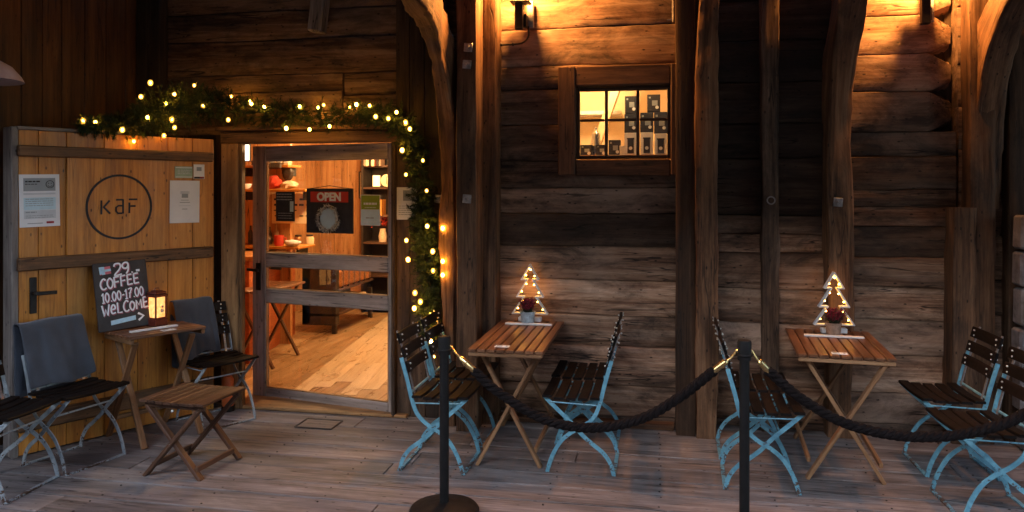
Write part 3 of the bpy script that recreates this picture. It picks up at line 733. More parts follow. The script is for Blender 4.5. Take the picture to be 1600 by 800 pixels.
# ------------------------------------------------------------------ chairs
def curve2(pts, n=6): return spline([(p[0], 0, p[1]) for p in pts], n)
LEGB = [(.205, .0), (.192, .05), (.165, .12), (.115, .2), (.05, .255), (-.02, .295), (-.083, .355), (-.118, .44), (-.145, .55), (-.172, .645), (-.186, .695)]
LEGA = [(.225, .462), (.16, .40), (.06, .31), (-.01, .235), (-.08, .178), (-.135, .135), (-.178, .075), (-.2, .0)]
def make_chair(name, frame, bolts=True, slats_n=3):
    e = empty(name)
    HY = .205
    b = MB()
    for i in range(5):                       # seat slats run across
        x = .205 - i * .073; z = .468 - .012 * math.sin(math.pi * (i + .3) / 4.6) + (.004 if i == 0 else 0)
        pts = [(x, -HY - .015 + k * (2 * HY + .03) / 8, z - .010 * math.cos((k - 4) / 4 * 1.4)) for k in range(9)]
        b.sweep(pts, [(-.029, -.008), (.029, -.008), (.030, .004), (.026, .008), (-.026, .008), (-.030, .004)], (0, 0, 1), rng.uniform(.7, 1.2))
    b.build('seat', M['slat'], e)
    b = MB()
    for i in range(slats_n):
        t = (.635 + i * .088); x = -.145 - (t - .55) * .30 + .012
        tilt = .28
        pts = [(x - .012 * math.cos((k - 4) / 4 * 1.3) + .010, -HY + .005 + k * (2 * HY - .01) / 8, t) for k in range(9)]
        u = Vector((-math.sin(tilt), 0, math.cos(tilt)))
        b.sweep(pts, [(-.007, -.033), (.007, -.033), (.008, .028), (.005, .034), (-.005, .034), (-.008, .028)], tuple(u), rng.uniform(.7, 1.2))
    b.build('backrest', M['slat'], e)
    b = MB()
    for i in range(slats_n):
        t = (.635 + i * .088); x = -.145 - (t - .55) * .30 + .022
        for sy in (-1, 1):
            for dz in (-.016, .016):
                b.ball((x + .004, sy * (HY - .05), t + dz), .0065, 8, 5)
                b.ball((x - .026, sy * (HY - .05), t + dz), .0065, 8, 5)
    b.build('bolt_heads', M['rivet'], e)
    for sy in (-1, 1):
        b = MB()
        b.flat([(p.x, sy * HY, p.z) for p in curve2(LEGB)], .024, .007)
        b.flat([(p.x, sy * (HY - .009), p.z) for p in curve2(LEGA)], .024, .007)
        b.tube([(.012, sy * (HY + .006), .264), (.012, sy * (HY - .018), .264)], .009, 8)
        b.tube([(.19, sy * (HY - .004), .43), (-.112, sy * (HY - .004), .42)], .0045, 6)
        b.build('side_frame', frame, e)
    for sy in (-1, 1):
        b = MB(); b.flat([(-.118, sy * (HY - .05), .47), (-.150, sy * (HY - .05), .60), (-.205, sy * (HY - .05), .77), (-.232, sy * (HY - .05), .85)], .006, .018); b.build('back_strap', M['zinc'], e)
    for x in (.205, -.2):
        b = MB(); b.flat([(x, -HY, .006), (x, HY, .006)], .022, .008, (0, 0, 1)); b.build('foot_rail', frame, e)
    b = MB(); b.tube([(-.128, -HY, .485), (-.128, HY, .485)], .008, 8); b.build('cross_bar', frame, e)
    b = MB(); b.tube([(.10, -HY, .345), (.10, HY, .345)], .006, 8); b.build('cross_bar', frame, e)
    return e
blue_proto = make_chair('folding_chair', M['blue']); first_blue = [True]
grey_proto = make_chair('folding_chair', M['steel'], slats_n=3); first_grey = [True]
def chair(proto, flag, x, y, rz, label, group):
    o = proto if flag[0] else copy_tree(proto); flag[0] = False
    o.location = (x, y, 0); o.rotation_euler = (0, 0, rz); return tag(o, label, 'chair', group)
GB = 'blue folding chairs at the tables along the log wall'
chair(blue_proto, first_blue, -1.37, 4.70, 0, 'blue-framed folding chair partly behind the barrier post that has its base in view', GB)
chair(blue_proto, first_blue, -1.375, 5.20, 0, 'blue-framed folding chair nearest the glowing end of the garland, behind another chair', GB)
chair(blue_proto, first_blue, -.472, 4.855, math.pi, 'blue-framed folding chair under the sag of the rope in the middle, near seat', GB)
chair(blue_proto, first_blue, -.485, 5.36, math.pi, 'blue-framed folding chair between middle table and log wall under the lit window, far seat', GB)
chair(blue_proto, first_blue, .575, 4.77, -.03, 'blue-framed folding chair behind the second barrier post, near seat beside brass hook', GB)
chair(blue_proto, first_blue, .585, 5.27, -.02, 'blue-framed folding chair against the wall posts left of the right table, far seat', GB)
chair(blue_proto, first_blue, 1.745, 4.58, math.pi + .05, 'blue-framed folding chair cut by the right picture edge, nearest seat', GB)
chair(blue_proto, first_blue, 1.775, 5.21, math.pi + .02, 'blue-framed folding chair right of the right table, its dark back against the stone pier', GB)
GG = 'grey folding chairs along the plank door'
A1 = chair(grey_proto, first_grey, -3.665, 4.275, R(-13), 'grey-framed folding chair with blanket covering its whole backrest, left of the chalkboard', GG)
A0 = chair(grey_proto, first_grey, -3.745, 3.80, R(4), 'grey-framed folding chair cut by the left picture edge, only seat and legs in view', GG)
A2 = chair(grey_proto, first_grey, -3.262, 5.215, R(-29), 'grey-framed folding chair beside the glazed door with blanket over half its backrest', GG)

def blanket(chairobj, ya, yb, label, zfront=.50, zback=.42, seed=0, skew=0.0):
    e = empty('blanket', chairobj.location, chairobj.rotation_euler.z, label, 'blanket', 'blankets over chair backs')
    path = spline([(-.095, zfront), (-.135, .62), (-.175, .75), (-.205, .862), (-.228, .885), (-.252, .868), (-.238, .75), (-.215, .6), (-.2, zback)] and
                  [(-.088, 0, zfront), (-.122, 0, .62), (-.162, 0, .75), (-.195, 0, .862), (-.222, 0, .888), (-.250, 0, .866), (-.236, 0, .75), (-.212, 0, .6), (-.2, 0, zback)], 5)
    n = 22; b = MB(); vs = []; fs = []
    for i, p in enumerate(path):
        t = i / (len(path) - 1)
        for j in range(n + 1):
            u = j / n; y = ya + (yb - ya) * u
            fall = max(0, min(1, (.87 - p.z) / .35))
            w_ = .018 * fall * math.sin(u * 9 + seed + 2.2 * p.z) + .050 * fall * noise.noise(Vector((u * 3.4, p.z * 2.2, seed + t))) + .006 * noise.noise(Vector((u * 8, p.z * 9, seed)))
            if u > .28 - .02 * math.sin(p.z * 8) and i < len(path) / 2 and seed < 5: w_ += .010
            sgn = 1 if t < .5 else -1
            yy = y + .02 * noise.noise(Vector((p.z * 3, u * 2, seed + 5))) * fall + skew * fall * (u - .5)
            zz = p.z - .05 * fall * noise.noise(Vector((u * 2.5, seed, 1))) + .008 * noise.noise(Vector((u * 3, seed, 9)))
            vs.append((p.x + sgn * (abs(w_) + .004), yy, zz))
    for i in range(len(path) - 1):
        for j in range(n):
            a = i * (n + 1) + j; fs.append((a, a + 1, a + n + 2, a + n + 1))
    b.raw(vs, fs, vs, 1, True)
    o = b.build('fabric', M['blanket'], e)
    m = o.modifiers.new('solid', 'SOLIDIFY'); m.thickness = .009; m.offset = 0
    m = o.modifiers.new('sub', 'SUBSURF'); m.levels = 1; m.render_levels = 1
    return e
blanket(A1, -.225, .205, 'grey-blue blanket draped over the full back of the chair left of the chalkboard', .495, .42, 1.0, 0)
blanket(A2, -.225, .085, 'grey-blue blanket hung over the left part of the chair by the glazed door', .49, .40, 7.0)

# ------------------------------------------------------------------ tables
def xleg(mb, x0, x1, y, ztop, w=.036, d=.022, off=.024):
    mb.bar((x0, y, .0), (x1, y, ztop), d, w, (0, 0, 1), .003)
def make_table(label, loc, rz, wd, dp, n, ht=.75, legin=.12, legmat='leg', topmat='table', group=None, spread=.04):
    """x = width; y = depth, slats run along y; origin at the middle of the front edge"""
    e = empty('folding_table', loc, rz, label, 'table', group)
    b = MB(); sw = wd / n
    for i in range(n):
        b.box((-wd / 2 + sw * (i + .5), dp / 2, ht - .011), (sw - .0075, dp - .0, .020), None, .0035, rng.uniform(.75, 1.2), 1)
    b.build('tabletop', M[topmat], e)
    b = MB()
    for y in (.012, dp - .012): b.box((0, y, ht - .034), (wd - .02, .026, .022), None, .003, 1, 0)
    for x in (-wd / 2 + .045, wd / 2 - .045): b.box((x, dp / 2, ht - .046), (.03, dp - .1, .044), None, .003, .8, 1)
    b.build('apron', M[legmat], e)
    for y, s in ((legin, 1), (dp - legin, -1)):
        for sx in (-1, 1):
            b = MB(); yy = y + (0.013 if sx > 0 else -.013)
            b.bar((sx * (wd / 2 - spread), yy, 0.0), (-sx * (wd / 2 - .05), yy, ht - .03), .022, .046, (0, 1, 0), .003, rng.uniform(.85, 1.1))
            b.build('leg', M[legmat], e)
    b = MB(); b.tube([(0, legin - .03, ht * .49), (0, legin + .03, ht * .49)], .008, 8); b.tube([(0, dp - legin - .03, ht * .49), (0, dp - legin + .03, ht * .49)], .008, 8); b.build('pivot_bolt', M['zinc'], e)
    b = MB(); b.box((wd / 2 - .075, dp / 2, .10), (.022, dp - 2 * legin - .05, .03), None, .003, 1, 1); b.build('stretcher', M[legmat], e); b = MB(); b.box((-wd / 2 + .075, dp / 2, .10), (.022, dp - 2 * legin - .05, .03), None, .003, 1, 1); b.build('stretcher', M[legmat], e)
    return e
T2 = make_table('slatted wooden folding table under the small lit window, left of the hanging rope sag', (-.926, 4.575, 0), 0, .478, 1.06, 8, group='slatted folding tables', legin=.13)
T3 = make_table('slatted wooden folding table at right with lit tree against the crooked post', (1.075, 4.79, 0), R(-4), .55, .86, 9, group='slatted folding tables', legin=.05, spread=.06)
# table against the plank door: its width runs along the door
n_ = Vector((math.sin(ka), -math.cos(ka), 0)); d_ = Vector((math.cos(ka), math.sin(ka), 0))
t1c = KF + d_ * .77 + n_ * .445
T1 = empty('folding_table', t1c, ka, 'small slatted folding table with chalkboard and lantern against the plank door', 'table', 'slatted folding tables')
b = MB()
for i in range(7):
    b.box((0, .03 + i * .057, .739), (.54, .050, .020), None, .0035, rng.uniform(.85, 1.25), 0)
b.build('tabletop', M['table'], T1)
b = MB()
for x in (-.25, .25): b.box((x, .2, .712), (.026, .38, .03), None, .003, .7, 1)
b.build('apron', M['leg'], T1)
for x in (-.2, .2):
    for s in (-1, 1):
        b = MB(); xx = x + s * .012
        b.bar((xx, .205 - s * .235, 0), (xx, .205 + s * .16, .70), .022, .04, (1, 0, 0), .003, rng.uniform(.85, 1.1)); b.build('leg', M['leg'], T1)
b = MB(); b.box((0, .43, .12), (.38, .02, .03), None, .003, .9, 0); b.box((0, .0, .06), (.0, .02, .03), None) if False else None; b.build('stretcher', M['leg'], T1)
# footstool
ST = empty('folding_stool', (-2.845, 4.315, 0), R(-5), 'low dark wooden folding stool with crossed legs standing alone on the deck', 'stool')
b = MB()
for i in range(8): b.box((-.2 + i * .0572, 0, .447 + .006 * ((i - 3.5) / 3.5) ** 2), (.053, .42, .018), None, .003, rng.uniform(.8, 1.2), 1)
b.build('seat', M['tabledark'], ST)
b = MB()
for y in (-.17, .17): b.box((0, y, .425), (.42, .024, .024), None, .003, .9, 0)
b.build('apron', M['tabledark'], ST)
for y in (-.185, .185):
    for s in (-1, 1):
        b = MB(); yy = y + s * .012
        b.bar((s * .19, yy, 0), (-s * .19, yy, .42), .022, .042, (0, 1, 0), .003, rng.uniform(.9, 1.2)); b.build('leg', M['tabledark'], ST)
b = MB(); b.box((-.155, 0, .06), (.02, .35, .032), None, .003, 1, 1); b.build('stretcher', M['tabledark'], ST); b = MB(); b.box((.155, 0, .06), (.02, .35, .032), None, .003, 1, 1); b.build('stretcher', M['tabledark'], ST)
b = MB(); b.ball((.0, -.21, .21), .009); b.ball((.02, -.215, .41), .010); b.build('pivot_bolt', M['rivet'], ST)

# ---- things on the tables
def on_table(T, x, y, z=0.7505): return Matrix.Translation(T.location) @ Matrix.Rotation(T.rotation_euler.z, 4, 'Z') @ Vector((x, y, z))
def led_tree(loc, rz, hgt, label):
    e = empty('lit_tree', loc, rz, label, 'decoration', 'lit wooden table trees')
    k = hgt / .38
    P = [(0, .38), (.056, .284), (.019, .284), (.088, .168), (.040, .168), (.118, .055)]
    out = [(x * k, z * k + .0) for x, z in P] ; out = out + [(-x, z) for x, z in out[::-1][:-1]]
    th = .0075
    b = MB(); n = len(out)
    for i in range(n):
        a = Vector((out[i][0], 0, out[i][1])); c = Vector((out[(i + 1) % n][0], 0, out[(i + 1) % n][1]))
        dv = (c - a).normalized() * .005
        if i == 5:
            b.bar(a + dv * 0, (a.x * .32, 0, a.z), .045, .009, (0, 0, 1), .001, 1); b.bar((-a.x * .32, 0, a.z), (-a.x, 0, a.z), .045, .009, (0, 0, 1), .001, 1); continue
        b.bar(a - dv, c + dv, .045 + .0006 * (i % 2), .010, (0, 0, 1) if abs((c - a).normalized().z) < .9 else (1, 0, 0), .001, 1)
    b.build('tree_frame', M['white'], e)
    b = MB(); b.box((0, 0, .027), (.04, .02, .054 * k), None, .002, 1); b.box((0, 0, .018), (.155 * k, .05, .034), None, .004, 1); b.build('base', M['white'], e)
    for i in range(n):
        if i == 5: continue
        a = Vector((out[i][0], 0, out[i][1])); c = Vector((out[(i + 1) % n][0], 0, out[(i + 1) % n][1])); L = (c - a).length
        ts = (.3, .75) if L > .07 else (.5,)
        for t in ts:
            p = a.lerp(c, t); ctr = Vector((0, 0, p.z - .005)); p = p + (ctr - p).normalized() * .013
            b = MB(); b.ball((p.x, -.004, p.z), .0047, 8, 6); b.build('bulb', M['treebulb'], e)
    return e
led_tree(on_table(T2, -.012, 1.0), 0, .415, 'white lit wooden tree on the table under the window')
led_tree(on_table(T3, .03, .735), R(4), .41, 'white lit wooden tree on the right table against the crooked post')
def heather_pot(loc, label, potmat, hgt, rad, seed, lean=0):
    e = empty('heather_pot', loc, 0, label, 'pot plant', 'potted heather plants')
    b = MB(); b.lathe([(.001, .0), (rad * .8, 0), (rad * .84, .004), (rad * .93, hgt * .8), (rad, hgt * .82), (rad * 1.02, hgt), (rad * .93, hgt), (rad * .9, hgt * .86), (.001, hgt * .86)], n=28); b.build('pot', M[potmat], e)
    r_ = random.Random(seed)
    st = MB(); fl = MB()
    for i in range(90):
        a = r_.uniform(0, 2 * math.pi); sp = r_.uniform(0, .62); L = r_.uniform(.06, .115)
        d = Vector((math.cos(a) * sp + lean, math.sin(a) * sp, 1)).normalized(); p0 = Vector((math.cos(a) * rad * .5 * r_.random(), math.sin(a) * rad * .5 * r_.random(), hgt * .85))
        st.bar(p0, p0 + d * L, .002, .002, (1, 0, 0), .0002)
        for k in range(26):
            t = r_.uniform(.15, 1); p = p0 + d * L * t
            v = Vector((r_.uniform(-1, 1), r_.uniform(-1, 1), r_.uniform(-.1, 1.0))).normalized() * r_.uniform(.009, .017)
            w_ = v.cross(Vector((r_.uniform(-1, 1), r_.uniform(-1, 1), r_.uniform(-1, 1)))).normalized() * .0042
            (fl if t > .38 else st).raw([p, p + v * .5 + w_, p + v, p + v * .5 - w_], [(0, 1, 2, 3)], [p] * 4, 1)
    st.build('stems', M['heathergreen'], e); fl.build('flowers', M['heather'], e)
    return e
heather_pot(on_table(T2, -.015, .915), 'dark red heather in a pale blue tin pot on the table under the window', 'tin', .088, .056, 3)
p3 = heather_pot(on_table(T3, .015, .64), 'dark red heather leaning right in a brown wrapped pot on the right table', 'wrap', .088, .052, 5, .28)
def strip(T, x, y, L, label, rz=0):
    e = MB(); e.box((0, 0, .006), (L, .035, .012), None, .002, 1); o = e.build('white_strip', M['white']); o.location = on_table(T, x, y); o.rotation_euler = (0, 0, T.rotation_euler.z + rz)
    return tag(o, label, 'strip', 'white strips lying on the tables')
strip(T2, .0, .86, .34, 'white wooden strip lying in front of the tin pot under the window')
strip(T3, .01, .585, .37, 'white wooden strip lying in front of the wrapped pot on the right table')
strip(T1, -.03, .16, .33, 'white wooden strip lying below the chalkboard and lantern')
def card(T, x, y, label, rz=0, sx=.09, sy=.055):
    e = empty('table_card', on_table(T, x, y), T.rotation_euler.z + rz, label, 'card', 'small cards on the table edges')
    b = MB(); b.box((0, 0, .0012), (sx, sy, .0024), None, .0005); b.build('sheet', M['paper'], e)
    b = MB(); b.box((-sx * .2, 0, .0032), (sx * .4, sy * .5, .001), None, .0002); b.build('print', M['papergrey'], e); b = MB(); b.box((sx * .3, 0, .0032), (sx * .12, sy * .4, .001), None, .0002); b.build('print', M['papergrey'], e)
card(T2, -.035, .10, 'small white card on the front edge of the table under the window')
card(T3, -.03, .065, 'small white card on the front edge of the right table')
card(T1, .02, .06, 'small pale card on the front of the table by the plank door')

# chalkboard sign leaning against the plank door
lean = R(8)
CB = empty('chalkboard_sign', on_table(T1, -.150, .315, .755), 0, 'leaning black chalkboard with coffee price, opening hours and welcome arrow', 'sign')
CB.rotation_euler = (-R(10), R(-1.2), ka)
b = MB(); b.box((0, 0, .235), (.365, .016, .47), None, .004, 1); b.build('board', M['chalkboard'], CB)
GLY = {'2': [[(0, .8), (.1, 1), (.45, 1), (.55, .75), (.4, .45), (0, 0), (.6, .03)]], '9': [[(.5, .7), (.35, .5), (.1, .55), (.02, .8), (.2, 1), (.45, .97), (.52, .7), (.48, .3), (.3, 0)]],
 '.': [[(.1, 0), (.14, .1)]], ',': [[(.15, .08), (.08, -.12)]], '-': [[(.02, .45), (.3, .47)]], 'C': [[(.55, .85), (.35, 1), (.1, .8), (.0, .45), (.12, .1), (.35, 0), (.58, .12)]],
 'O': [[(.3, 1), (.05, .75), (.02, .35), (.25, 0), (.5, .2), (.55, .65), (.3, 1)]], 'F': [[(.05, 0), (.05, 1)], [(.02, .97), (.55, .99)], [(.05, .5), (.5, .52)]],
 'E': [[(.05, 0), (.05, 1)], [(.02, .97), (.52, .99)], [(.05, .5), (.48, .52)], [(.05, .02), (.55, .04)]], '1': [[(0, .75), (.2, 1), (.2, 0)], [(0, 0), (.38, 0)]],
 '0': [[(.25, 1), (.03, .7), (.03, .3), (.25, 0), (.47, .3), (.47, .7), (.25, 1)]], '7': [[(0, .95), (.5, 1), (.25, .5), (.15, 0)], [(.08, .5), (.42, .55)]],
 'W': [[(0, 1), (.18, 0), (.36, .6), (.54, 0), (.75, 1)]], 'e': [[(.05, .45), (.45, .5), (.4, .8), (.2, .85), (.03, .5), (.12, .1), (.48, .12)]], 'L': [[(.05, 1), (.05, .05), (.5, .03)]],
 'o': [[(.25, .85), (.03, .6), (.03, .25), (.25, 0), (.48, .25), (.48, .6), (.25, .85)]], 'm': [[(.03, 0), (.06, .85), (.3, .35), (.54, .85), (.6, 0)]]}
ADV = {'.': .28, ',': .28, '-': .4, '1': .48, 'W': .9, 'm': .78}
def write(mats, txt, x, z, h, wd, slope=0.0, sx=1.0, under=None):
    top, und = MB(), MB(); cx_ = x
    for ch in txt:
        if ch == ' ': cx_ += .3 * h * sx; continue
        for st in GLY[ch]:
            pts = []
            src = [Vector((p[0], 0, p[1])) for p in st]
            src = spline(src, 5) if len(st) > 3 and ch not in 'FEWLm1' else src
            for p in src:
                xx = cx_ + p.x * h * sx; pts.append((xx, z + p.z * h + slope * (xx - x)))
            stroke(top, pts, wd, -.0112, .0016)
            stroke(und, [(a + .005, c - .005) for a, c in pts], wd * 1.5, -.0092, .0014)
        cx_ += ADV.get(ch, .68) * h * sx
    und.build('lettering', M['chalkshadow'], CB); top.build('lettering', M[mats], CB)
write('chalk', '29.', -.045, .375, .078, .011, .06, 1.05)
b = MB(); b.box((.117, -.0105, .395), (.026, .0018, .016), None, .0004); b.build('lettering', M['chalk'], CB)
write('chalk', 'COFFEE', -.145, .285, .072, .0105, .08, .92)
write('chalk', '10.00-17.00', -.145, .195, .066, .0085, .07, .74)
write('chalk', 'WeLComE', -.15, .105, .074, .0105, .08, .86)
b = MB(); b.poly([(-.10, -.0095, .038), (.07, -.0095, .052), (.07, -.0095, .083), (-.10, -.0095, .069)], .0018, (0, -1, 0)); b.build('arrow', M['chalkblue'], CB)
b = MB(); stroke(b, [(.088, .095), (.125, .072), (.088, .045)], .015, -.0104, .0018); b.build('arrow', M['chalk'], CB)
b = MB(); b.box((-.105, -.0092, .415), (.075, .0014, .052), Matrix.Rotation(-.07, 3, 'Y'), .0003); b.build('flag', M['chalkred'], CB)
b = MB(); b.box((-.105, -.0106, .415), (.077, .0012, .016), Matrix.Rotation(-.07, 3, 'Y'), .0003); b.box((-.118, -.0107, .415), (.02, .001, .054), Matrix.Rotation(-.07, 3, 'Y'), .0003); b.box((-.13, -.0102, .417), (.028, .001, .05), Matrix.Rotation(-.07, 3, 'Y'), .0003); b.build('flag', M['chalkblue'], CB)

# lantern
LN = empty('lantern', on_table(T1, .06, .30), ka + R(12), 'red-brown lantern with glowing glass sides on the table beside the chalkboard', 'lantern')
b = MB(); b.box((0, 0, .03), (.145, .145, .06), None, .006); b.box((0, 0, .066), (.13, .13, .012), None, .003)
for sx in (-1, 1):
    for sy in (-1, 1): b.box((sx * .058, sy * .058, .162), (.014, .014, .18), None, .002)
b.build('frame', M['lanternred'], LN)
b = MB(); b.box((0, 0, .262), (.15, .15, .022), None, .005); b.box((0, 0, .284), (.128, .128, .022), None, .006); b.box((0, 0, .3), (.08, .08, .012), None, .004); b.tube([(-.03, 0, .30), (-.02, 0, .325), (.02, 0, .325), (.03, 0, .30)], .005, 6, (0, 1, 0)); b.build('roof', M['lanternred'], LN)
mg, ntg, bg_ = newmat('glowing snow glass')
tc = ntg.nodes.new('ShaderNodeTexCoord'); vn = noise_tex(ntg, vmul(ntg, tc.outputs['Object'], (38, 38, 38)), 4, .5, .7)
ntg.links.new(mixc(ntg, maprange(ntg, vn, .38, .62), (.75, .2, .03), (1, .52, .16)), bg_.inputs['Emission Color'])
bg_.inputs['Base Color'].default_value = (.6, .4, .2, 1); bg_.inputs['Emission Strength'].default_value = .34
b = MB(); b.box((0, 0, .162), (.106, .106, .178), None, .002); b.build('glass', mg, LN)
b = MB(); b.ball((0.015, -.056, .13), .018, 8, 6); b.ball((.02, -.057, .165), .012, 8, 6); b.build('figure', M['fur'], LN)
LN.scale = (.72, .72, .82)

# ------------------------------------------------------------------ barrier
def stanchion(x, y, label, top=.935):
    e = empty('barrier_post', (x, y, 0), 0, label, 'barrier post', 'black barrier posts')
    b = MB(); b.lathe([(.001, 0), (.185, 0), (.188, .012), (.178, .026), (.12, .04), (.06, .05), (.03, .055), (.001, .056)], n=36); b.build('base', M['black'], e)
    b = MB(); b.lathe([(.001, .05), (.025, .05), (.025, top - .1), (.001, top - .1)], n=20); b.build('pole', M['black'], e)
    b = MB(); b.lathe([(.001, top - .1), (.034, top - .1), (.035, top - .012), (.031, top - .002), (.001, top)], n=20)
    b.tube([(.037 * math.cos(i * .5236), .037 * math.sin(i * .5236), top - .075) for i in range(12)], .0065, 6, closed=True); b.build('cap', M['black'], e)
    return e
S1, S2, S3 = Vector((-1.136, 3.977, 0)), Vector((.417, 4.011, 0)), Vector((1.95, 4.15, 0))
stanchion(*S1[:2], 'black barrier post with its round base in view at the left end of the rope', .945)
stanchion(*S2[:2], 'black barrier post between the two ropes, with a brass hook on either side', .975)
stanchion(*S3[:2], 'black barrier post at the far right end of the second rope')
def rope(a, b_, prof, label, hooks):
    d = (b_ - a).normalized()
    e = empty('barrier_rope', a + d * .05 + Vector((0, 0, .85)), 0, label, 'rope', 'ropes between the barrier posts')
    W0 = Matrix.Translation(-e.location)
    pts = spline([a + d * s + Vector((0, 0, z)) for s, z in prof], 26); pts = [W0 @ p for p in pts]
    mb = MB(); R0 = .0125
    for k in range(3):
        strand = []; L = 0
        for i, p in enumerate(pts):
            if i: L += (p - pts[i - 1]).length
            t = (pts[min(i + 1, len(pts) - 1)] - pts[max(0, i - 1)]).normalized(); sd_ = t.cross(Vector((0, 0, 1))).normalized(); u = sd_.cross(t)
            ph = L * 2 * math.pi / .11 + k * 2.094
            strand.append(p + (sd_ * math.cos(ph) + u * math.sin(ph)) * R0)
        mb.tube(strand, .0150, 7, tone=1)
    mb.build('cord', M['rope'], e)
    for (P, sgn, hz) in hooks:
        q0 = W0 @ (P + d * sgn * .045 + Vector((0, 0, hz))); i0 = pts[0] if sgn > 0 else pts[-1]
        b = MB(); dv = (i0 - q0).normalized(); L = (i0 - q0).length
        b.tube([q0 + dv * L * .35, q0 + dv * L * .42, q0 + dv * L * .45, q0 + dv * (L + .01)], .017, 12, scale=[.6, .8, 1, 1]); b.tube([q0 + dv * L * .62, q0 + dv * (L * .66)], .0195, 12)
        hk = [q0 + dv * L * .38, q0 + dv * L * .2, q0 + dv * L * .05 + Vector((0, 0, .006)), q0 - dv * .012 + Vector((0, 0, .014)), q0 - dv * .028 + Vector((0, 0, .004)), q0 - dv * .022 + Vector((0, 0, -.014))]
        b.tube(spline(hk, 4), .0058, 8); b.build('hook', M['brass'], e)
rope(S1, S2, [(.162, .768), (.283, .664), (.539, .524), (.79, .492), (1.036, .55), (1.229, .668), (1.405, .815)], 'thick dark rope hanging between the two barrier posts in view', [(S1, 1, .868), (S2, -1, .898)])
rope(S2, S3, [(.115, .825), (.271, .692), (.486, .572), (.729, .518), (.969, .522), (1.177, .571), (1.324, .64), (1.43, .74)], 'thick dark rope hanging from the brass hook towards the right picture edge', [(S2, 1, .898), (S3, -1, .86)])

# ------------------------------------------------------------------ garland with lights
GA = empty('garland', (-2.6, 5.42, 2.3), 0, 'green spruce garland with warm string lights over and beside the cafe doorway', 'garland')
GI = Matrix.Translation((2.6, -5.42, -2.3))
kp = lambda s, z, y=-.03: tuple(on_door(s, z, y))
path = [kp(.36, 2.16), kp(.62, 2.17), kp(.85, 2.26), kp(1.05, 2.33), (-3.52, 5.40, 2.38), (-3.3, 5.42, 2.37), (-2.94, 5.43, 2.30), (-2.52, 5.43, 2.275), (-2.11, 5.43, 2.275), (-1.88, 5.44, 2.20), (-1.785, 5.47, 1.99), (-1.735, 5.48, 1.70), (-1.72, 5.48, 1.47), (-1.69, 5.47, 1.23), (-1.675, 5.47, 1.0), (-1.69, 5.46, .78), (-1.65, 5.47, .60)]
rad = [.06, .11, .17, .20, .18, .15, .135, .13, .13, .135, .11, .115, .12, .12, .115, .10, .06]
pp = spline(path, 12); rl = spline([(r, 0, 0) for r in rad], 12)
f1, f2 = MB(), MB(); r_ = random.Random(5)
for i in range(1900):
    j = r_.randrange(len(pp) - 1); c = pp[j].lerp(pp[j + 1], r_.random()); rr = rl[j].x
    t = (pp[j + 1] - pp[j]).normalized()
    d = Vector((r_.gauss(0, 1), r_.gauss(0, 1) - .35, r_.gauss(0, 1))); d -= t * d.dot(t) * .5; d.normalize()
    base = c + d * rr * r_.uniform(.0, .45); L = rr * r_.uniform(.45, .85); d = (d + t * r_.uniform(-.8, .8)).normalized()
    tip = base + d * L
    if tip.y > 5.55: tip.y = 5.55 - r_.random() * .02
    fb = f2 if r_.random() < .17 else f1
    for k in range(30):
        u = k / 30; p = base.lerp(tip, u)
        v = Vector((r_.gauss(0, 1), r_.gauss(0, 1), r_.gauss(0, 1))); v -= d * v.dot(d); v = (v.normalized() + d * .8).normalized() * r_.uniform(.02, .038)
        w_ = v.cross(d).normalized() * .0023
        q = [p - w_, p + v * .9 - w_ * .4, p + v, p + w_]
        q = [GI @ x for x in q]; fb.raw(q, [(0, 1, 2, 3)], q, 1)
f1.build('spruce_twigs', M['needle'], GA); f2.build('spruce_twigs', M['needle2'], GA)
bulbs = [kp(.371, 2.19, -.05), kp(.45, 2.18, -.05), kp(.613, 2.14, -.09), kp(.73, 2.15, -.06), kp(.712, 2.065, -.05), kp(.794, 2.24, -.08), kp(.921, 2.115, -.07), kp(.974, 2.235, -.08), kp(.855, 2.50, -.0), kp(.776, 2.39, -.02), kp(1.019, 2.43, -.03), kp(.926, 2.35, -.09), kp(1.21, 2.52, .03), kp(1.23, 2.36, -.06), kp(1.0, 2.18, -.07)]
for x, z in [(-3.227, 2.251), (-3.05, 2.37), (-2.939, 2.344), (-2.651, 2.343), (-2.455, 2.349), (-2.197, 2.348), (-2.091, 2.337), (-1.947, 2.24), (-2.046, 2.256), (-1.824, 2.21), (-1.888, 2.286), (-2.409, 2.19), (-2.563, 2.168), (-2.76, 2.181), (-1.785, 2.162), (-1.844, 2.008), (-1.687, 1.932), (-1.819, 1.83), (-1.658, 1.713), (-1.653, 1.456), (-1.809, 1.352), (-1.61, 1.275), (-1.8, 1.211), (-1.61, 1.135), (-1.751, .969), (-1.702, .909), (-1.756, .856), (-1.624, .818), (-1.586, .792), (-1.63, .62)]:
    bulbs.append((x, 5.345 + r_.uniform(-.015, .015), z))
for x, y, z in ((-1.55, 5.385, 1.44), (-1.55, 5.385, 1.2), (-1.55, 5.385, 1.1), (-1.62, 5.40, .50), (-3.35, 5.58, 2.46), (-3.2, 5.6, 2.42), (-2.36, 5.6, 2.36), (-2.62, 5.6, 2.36)): bulbs.append((x, y, z))
for i, p in enumerate(bulbs):
    b = MB(); p = GI @ Vector(p); b.ball(p, r_.choice((.0055, .007, .0085, .0095, .0115)), 10, 7, (1, 1, 1.25)); o = b.build('bulb', M['bulb'], GA); b = MB(); b.ball(p, r_.choice((.011, .013, .0155, .018)), 12, 8, (1, 1, 1.25)); b.build('bulb_halo', M['cover'], o)  # outer sphere is an added halo, glow given a shape
b = MB(); wp = [GI @ (p + Vector((.05 * math.sin(i * .9), -.06, .05 * math.cos(i * .7)))) for i, p in enumerate(pp)]; b.tube(spline(wp, 2), .0025, 5); b.build('wire', M['wire'], GA)

